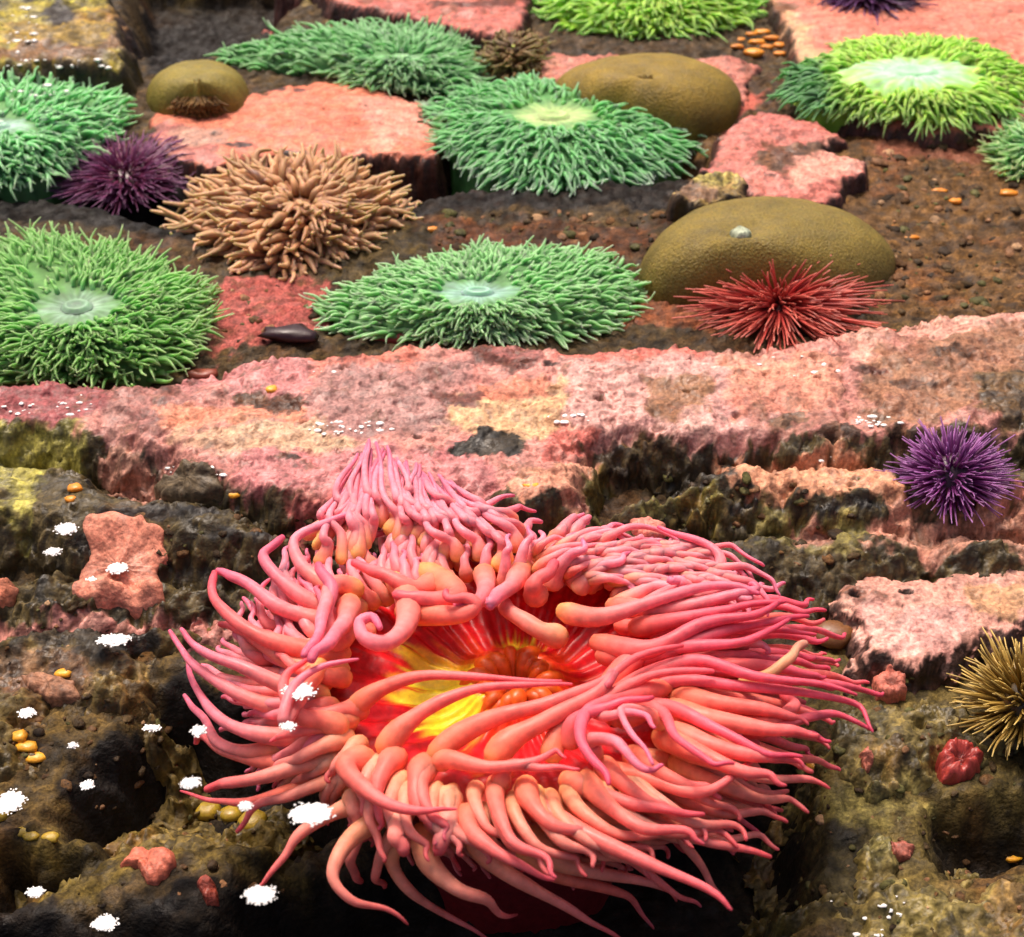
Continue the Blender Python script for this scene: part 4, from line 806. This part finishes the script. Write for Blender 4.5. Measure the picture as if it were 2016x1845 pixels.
def _fan_data(c, th, Rt, rings, zf, colf):
    nt_ = len(th); V = []; Cc = []
    for r in rings:
        x = c[0] + np.cos(th) * Rt * r; y = c[1] + np.sin(th) * Rt * r
        V.append(np.stack([x, y, zf(r, th, x, y) + 0 * x], 1)); Cc.append(colf(r, th, x, y))
    V = np.vstack(V); Cc = np.vstack(Cc); i = np.arange(len(rings) - 1)[:, None] * nt_; j = np.arange(nt_)[None]; j2 = (j + 1) % nt_
    return V, np.stack([i + j, i + j2, i + nt_ + j2, i + nt_ + j], -1).reshape(-1, 4), Cc

lump('coralline_crust', 'ragged salmon crust on dark rock left of the big pink anemone', 'coral crust',
     [(190,1092),(240,1086),(290,1092),(332,1108),(336,1130),(318,1150),(326,1198),(300,1205),(250,1200),(200,1208),(160,1205),(146,1190),(170,1160),(190,1135),(178,1112)], 16, C(236,150,122), 1, soft=9, detail=.7)
lump('coralline_crust', 'smooth salmon heart-shaped crust in the near left corner', 'coral crust', [(232,1700),(260,1672),(310,1665),(345,1685),(348,1712),(310,1740),(290,1742),(272,1710)], 26, C(226,120,92), 2, detail=.4, soft=6)
lump('coralline_crust', 'small dark red crust right of the heart-shaped one', 'coral crust', [(385,1735),(405,1722),(425,1740),(430,1765),(405,1772)], 18, C(160,72,56), 3)
lump('coralline_crust', 'small ring-shaped pink crust right of the anemone tips, below the pale pink rock', 'coral crust', [(1715,1350),(1740,1340),(1778,1352),(1780,1378),(1755,1385),(1725,1378)], 18, C(214,120,100), 4, ring=.7)
lump('red_polyp', 'round red curled polyp touching the olive urchin', 'polyp', [(1842,1500),(1860,1478),(1900,1475),(1935,1490),(1930,1515),(1890,1535),(1855,1535)], 40, C(180,66,58), 5, ring=.6, mat=M_CUP)
lump('coralline_crust', 'faint pink crust on the mossy boulder in the near right corner', 'coral crust', [(1750,1665),(1775,1655),(1800,1670),(1790,1690),(1755,1690)], 14, C(176,98,80), 6)
lump('coralline_crust', 'pink scrap between the pink tentacle tips and the red polyp', 'coral crust', [(1690,1490),(1705,1480),(1720,1500),(1705,1515)], 12, C(190,110,90), 7)
lump('coralline_crust', 'beige crust at the left end of the dark boulder, beneath a yellow polyp', 'coral crust', [(45,1345),(80,1335),(150,1350),(160,1375),(100,1380),(60,1370)], 14, C(170,120,90), 8)
lump('coralline_crust', 'peach crust at the left edge halfway down the dark boulder', 'coral crust', [(-30,1140),(20,1130),(35,1155),(0,1175),(-40,1170)], 14, C(200,120,90), 9)
lump('coralline_crust', 'frilly pink crust standing over the upper right tentacles', 'coral crust', [(1240,1022),(1275,1018),(1310,1030),(1310,1050),(1270,1055),(1245,1045)], 14, C(232,140,122), 10, zadd=.05)
lump('sponge', 'low dark red sponge against the front of the long green anemone', 'sponge', [(720,660),(780,648),(850,640),(885,652),(880,668),(800,676),(740,672)], 14, C(160,50,40), 13, mat=M_CUP)
lump('white_pebble', 'small white pebble on top of the big closed olive anemone', 'pebble', [(1435,455),(1455,446),(1480,458),(1472,466),(1450,468)], 12, C(190,200,170), 14, zadd=.061, detail=.3, mat=M_ROCK)
lump('brown_stone', 'grey-brown stone at the left edge of the tuft, among the ledge face', 'stone', [(300,930),(350,918),(430,940),(440,965),(380,970),(310,955)], 24, C(100,84,60), 15, detail=.8)
def ico(sub):
    bm = bmesh.new(); bmesh.ops.create_icosphere(bm, subdivisions=sub, radius=1); V = np.array([v.co[:] for v in bm.verts]); F = np.array([[v.index for v in f.verts] for f in bm.faces]); bm.free(); return V, F
IV, IF = ico(2)
# orange and yellow polyps
OR = [(1455,82,16,7),(1478,70,14,6),(1500,66,16,7),(1520,78,17,7),(1535,92,15,7),(1490,86,18,8),(1508,96,14,7),(1535,108,14,6),(1482,108,22,11),(1450,94,14,6),
      (510,125,11,9),(1975,343,16,9),(1880,399,13,8),(1985,383,20,9),(1792,470,16,6),(1752,450,12,6),(1968,310,14,7),(1850,378,16,6),(850,454,15,7),
      (148,963,16,10),(140,985,12,8)]
YE = [(418,960,15,6),(460,976,16,8),(1046,957,18,6),(126,1327,20,9),(38,1452,18,12),(52,1472,26,12),(68,1493,25,11),(45,1640,16,9),(62,1648,18,9),(100,1650,18,10),(410,1600,26,20),(455,1605,24,16),(498,1622,30,22),(535,770,13,10),
      (1990,1691,22,8),(1600,1510,15,12),(8,1600,24,22)]
LABO = {0: 'orange polyp at the left tip of the far orange cluster', 10: 'lone orange polyp above the small closed dome', 11: 'orange crumb under the small green anemone at the right edge', 12: 'small yellow-orange polyp on brown gravel, left of a larger curved one',
        13: 'curved yellow-orange polyp near the right edge on gravel', 14: 'flat orange polyp just right of the big closed olive anemone', 15: 'tiny orange polyp right of the big closed anemone, above a flatter one', 16: 'orange scrap at the base of the right-edge green anemone',
        17: 'dull orange smear on gravel above the small round polyp', 18: 'yellow polyp right of the tan anemone on dark gravel', 19: 'upper of two orange polyps at the left end of the ledge face', 20: 'lower of two orange polyps at the left end of the ledge face'}
def blob(name, label, cat, x, y, a, b, col, seed, group=None, parent=None):
    g = hit1(x, y); k = float(PS(g)); V = IV.copy(); V = V * (1 + .30 * perlin(V[:, 0] * 2 + seed, V[:, 1] * 2 + V[:, 2] * 1.7, seed))[:, None]
    V = V * np.array([a * k, b * k * 1.25, b * k * .8]); V[:, 2] -= .25 * b * k * np.exp(-((V[:, 0] / (a * k * .35))**2 + (V[:, 1] / (b * k * .45))**2)) * (V[:, 2] > 0)
    c = np.asarray(col)[None] * (1 + .3 * perlin(V[:, 0] / k * .2, V[:, 1] / k * .2, seed))[:, None]
    o = mesh_obj(name, V + g + np.array([0, 0, b * k * .35]), IF, np.clip(c, 0, .9), M_CUP, parent)
    return tag(o, label, cat, group)
blob('limpet', 'oval brown limpet on pink rock near the left green anemone', 'limpet', 396, 742, 36, 14, C(150,72,52), 11)
blob('limpet', 'oval brown limpet at the right edge of the big pink anemone', 'limpet', 1640, 1256, 46, 30, C(130,84,44), 12)
blob('dark_shell', 'dark maroon oval shell tucked behind the ledge between two green anemones', 'shell', 572, 664, 62, 20, C(48,12,18), 13)
for i, (x, y, a, b) in enumerate(OR):
    if i == 0:
        q0 = hit1(1495, 88); clus = empty('polyp_cluster', tuple(q0), 'tight cluster of orange polyps beside the lime green anemone in the far right', 'polyp cluster')
    if i < 10: blob('polyp', None, None, x, y, a, b, C(240,150,40, .9) * (.8 + .2 * (i % 3)), 20 + i, None, clus)
    else: blob('orange_polyp', LABO[i], 'polyp', x, y, a, b, C(240,150,40, .9), 20 + i, 'scattered orange polyps')
LABY = ['yellow polyp on the ledge rim, left of a brighter one', 'bright yellow polyp on the ledge rim left of the pink tuft', 'thin yellow polyp on the ledge right of the pink tuft', 'yellow polyp above beige crusts at the left', 'topmost of three golden polyps at the left edge',
        'middle of three golden polyps at the left edge', 'lowest of three golden polyps at the left edge', 'leftmost of three small yellow-green polyps in the near left corner', 'middle of three small yellow-green polyps in the near left corner', 'rightmost of three small yellow-green polyps in the near left corner',
        'leftmost of three fat mustard polyps under the left tentacles', 'middle of three fat mustard polyps under the left tentacles', 'rightmost of three fat mustard polyps under the left tentacles', 'pale yellow tuft above the brown hole in the ledge',
        'orange sliver on the mossy boulder at the right edge', 'small yellow ring polyp right of the lower pink tentacles', 'dull yellow polyp at the left edge, below the big froth disc']  # the disc is a white solid standing in for a glint of light
for i, (x, y, a, b) in enumerate(YE):
    blob('yellow_polyp', LABY[i], 'polyp', x, y, a, b, [C(240,170,44, .9), C(176,146,44, .9)][7 <= i <= 12 or i > 15], 60 + i, 'scattered yellow polyps')
# gravel stones scattered on the bed
VV, FF, CC, o_ = [], [], [], 0
reg = [(850,1330,420,500,170), (1720,2015,260,620,330), (1560,2015,1330,1830,140), (0,330,1150,1560,90), (150,620,1560,1780,60), (150,640,1010,1100,60), (1200,1700,940,1120,90), (420,640,560,680,30)]
for x0, x1, y0, y1, n in reg:
    px = r_.uniform(x0, x1, n); py = r_.uniform(y0, y1, n); w3 = hit(px, py)
    for q in w3:
        s = float(PS(q)); R = s * (3 + 9 * r_.rand()**3); V = IV * np.array([R * (1 + r_.rand() * .8), R * (.8 + r_.rand() * .6), R * .7]); V = V * (1 + .35 * perlin(IV[:, 0] * 2 + q[0] * 50, IV[:, 1] * 2 + IV[:, 2] * 2, 3))[:, None]
        a = r_.rand() * 6.28; V = V @ np.array([[math.cos(a), math.sin(a), 0], [-math.sin(a), math.cos(a), 0], [0, 0, 1]]) + q
        base = [C(110,78,46), C(80,62,36), C(150,108,74), C(96,92,50), C(190,150,110), C(60,44,26)][r_.choice(6, p=[.25, .25, .15, .18, .04, .13])]
        VV.append(V); FF.append(IF + o_); CC.append(np.tile(base * (.7 + .5 * r_.rand()), (len(V), 1))); o_ += len(V)
tag(mesh_obj('gravel', np.vstack(VV), np.vstack(FF), np.vstack(CC), M_BED), 'brown gravel scattered over the pool floor and mossy rocks', 'gravel', kind='stuff')

# glints of light on the water, modelled as solid white patches
GL = [(20,1578,27,20,'white froth disc cut by the left edge'), (225,1260,30,11,'white froth oval between the salmon crust and the pink tentacles'), (612,1602,42,20,'largest white froth patch, over a lower left tentacle'), (588,1360,31,16,'white froth patch over the left tentacles, biggest of two there'),  # every patch in this list stands in for a glint of light
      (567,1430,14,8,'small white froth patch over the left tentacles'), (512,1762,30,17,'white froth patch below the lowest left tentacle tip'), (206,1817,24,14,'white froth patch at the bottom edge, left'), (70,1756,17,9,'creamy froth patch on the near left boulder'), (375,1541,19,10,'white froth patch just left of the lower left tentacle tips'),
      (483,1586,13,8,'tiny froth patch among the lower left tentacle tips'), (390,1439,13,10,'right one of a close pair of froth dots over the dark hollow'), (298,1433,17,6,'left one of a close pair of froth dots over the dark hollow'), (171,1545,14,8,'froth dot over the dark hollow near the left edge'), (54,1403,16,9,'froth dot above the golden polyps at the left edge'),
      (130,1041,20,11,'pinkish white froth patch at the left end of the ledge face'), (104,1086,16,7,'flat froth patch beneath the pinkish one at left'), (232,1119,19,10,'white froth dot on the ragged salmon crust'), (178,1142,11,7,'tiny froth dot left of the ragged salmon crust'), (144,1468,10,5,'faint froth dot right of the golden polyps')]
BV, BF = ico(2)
for x, y, a, b, lab in GL:
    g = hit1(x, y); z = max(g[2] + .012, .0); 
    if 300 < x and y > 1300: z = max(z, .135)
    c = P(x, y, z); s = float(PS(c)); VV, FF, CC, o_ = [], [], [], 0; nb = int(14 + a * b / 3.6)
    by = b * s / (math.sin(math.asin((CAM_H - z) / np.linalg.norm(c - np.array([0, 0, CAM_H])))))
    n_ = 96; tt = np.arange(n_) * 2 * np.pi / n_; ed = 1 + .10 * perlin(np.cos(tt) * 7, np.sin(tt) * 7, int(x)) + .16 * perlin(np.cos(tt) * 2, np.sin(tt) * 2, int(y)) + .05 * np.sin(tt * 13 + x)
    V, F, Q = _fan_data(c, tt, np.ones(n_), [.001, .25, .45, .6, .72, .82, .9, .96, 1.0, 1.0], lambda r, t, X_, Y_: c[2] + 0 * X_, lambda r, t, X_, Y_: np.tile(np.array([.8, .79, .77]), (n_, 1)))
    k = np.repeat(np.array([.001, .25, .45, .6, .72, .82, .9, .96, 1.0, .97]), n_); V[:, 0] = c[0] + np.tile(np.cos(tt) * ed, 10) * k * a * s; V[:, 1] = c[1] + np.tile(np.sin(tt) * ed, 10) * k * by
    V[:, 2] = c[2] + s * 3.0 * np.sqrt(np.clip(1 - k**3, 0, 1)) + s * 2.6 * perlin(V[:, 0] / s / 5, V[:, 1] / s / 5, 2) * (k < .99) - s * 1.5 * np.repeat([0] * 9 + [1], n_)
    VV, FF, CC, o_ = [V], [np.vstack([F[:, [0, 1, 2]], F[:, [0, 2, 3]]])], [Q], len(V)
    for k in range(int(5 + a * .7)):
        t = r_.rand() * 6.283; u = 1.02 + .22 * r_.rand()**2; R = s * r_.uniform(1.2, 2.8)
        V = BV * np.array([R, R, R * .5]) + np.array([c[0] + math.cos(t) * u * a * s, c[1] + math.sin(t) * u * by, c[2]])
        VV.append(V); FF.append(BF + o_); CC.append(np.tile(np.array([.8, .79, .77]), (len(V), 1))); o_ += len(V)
    tag(mesh_obj('glint_patch', np.vstack(VV), np.vstack(FF), np.vstack(CC), M_GLINT), lab, 'froth', 'white froth patches on the water')

# glints of light modelled as white flecks on ledge, corner boulder and left anemone
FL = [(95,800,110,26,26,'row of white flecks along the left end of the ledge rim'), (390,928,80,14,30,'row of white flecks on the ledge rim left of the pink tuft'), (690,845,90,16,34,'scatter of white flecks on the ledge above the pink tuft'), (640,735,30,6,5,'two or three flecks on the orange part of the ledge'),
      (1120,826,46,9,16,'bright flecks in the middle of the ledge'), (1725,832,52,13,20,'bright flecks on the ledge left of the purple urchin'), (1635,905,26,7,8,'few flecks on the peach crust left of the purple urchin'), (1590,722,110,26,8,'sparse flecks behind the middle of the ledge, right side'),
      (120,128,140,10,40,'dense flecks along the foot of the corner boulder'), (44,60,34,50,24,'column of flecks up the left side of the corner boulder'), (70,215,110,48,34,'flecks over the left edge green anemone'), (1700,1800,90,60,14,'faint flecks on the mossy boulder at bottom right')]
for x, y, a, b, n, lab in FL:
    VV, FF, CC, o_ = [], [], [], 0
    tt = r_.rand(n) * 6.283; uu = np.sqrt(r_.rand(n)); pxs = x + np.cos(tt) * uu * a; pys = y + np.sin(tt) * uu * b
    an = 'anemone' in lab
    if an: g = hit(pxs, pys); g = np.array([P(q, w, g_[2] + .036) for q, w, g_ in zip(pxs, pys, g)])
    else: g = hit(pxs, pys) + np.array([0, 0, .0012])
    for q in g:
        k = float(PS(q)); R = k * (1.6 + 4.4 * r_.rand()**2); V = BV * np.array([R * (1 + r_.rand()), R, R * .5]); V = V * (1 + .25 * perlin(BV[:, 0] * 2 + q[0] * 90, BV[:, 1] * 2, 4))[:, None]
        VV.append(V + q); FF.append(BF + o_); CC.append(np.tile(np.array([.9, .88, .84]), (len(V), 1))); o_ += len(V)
    tag(mesh_obj('glint_flecks', np.vstack(VV), np.vstack(FF), np.vstack(CC), M_GLINT), lab, 'froth', 'bright froth flecks on wet rock', kind='stuff')
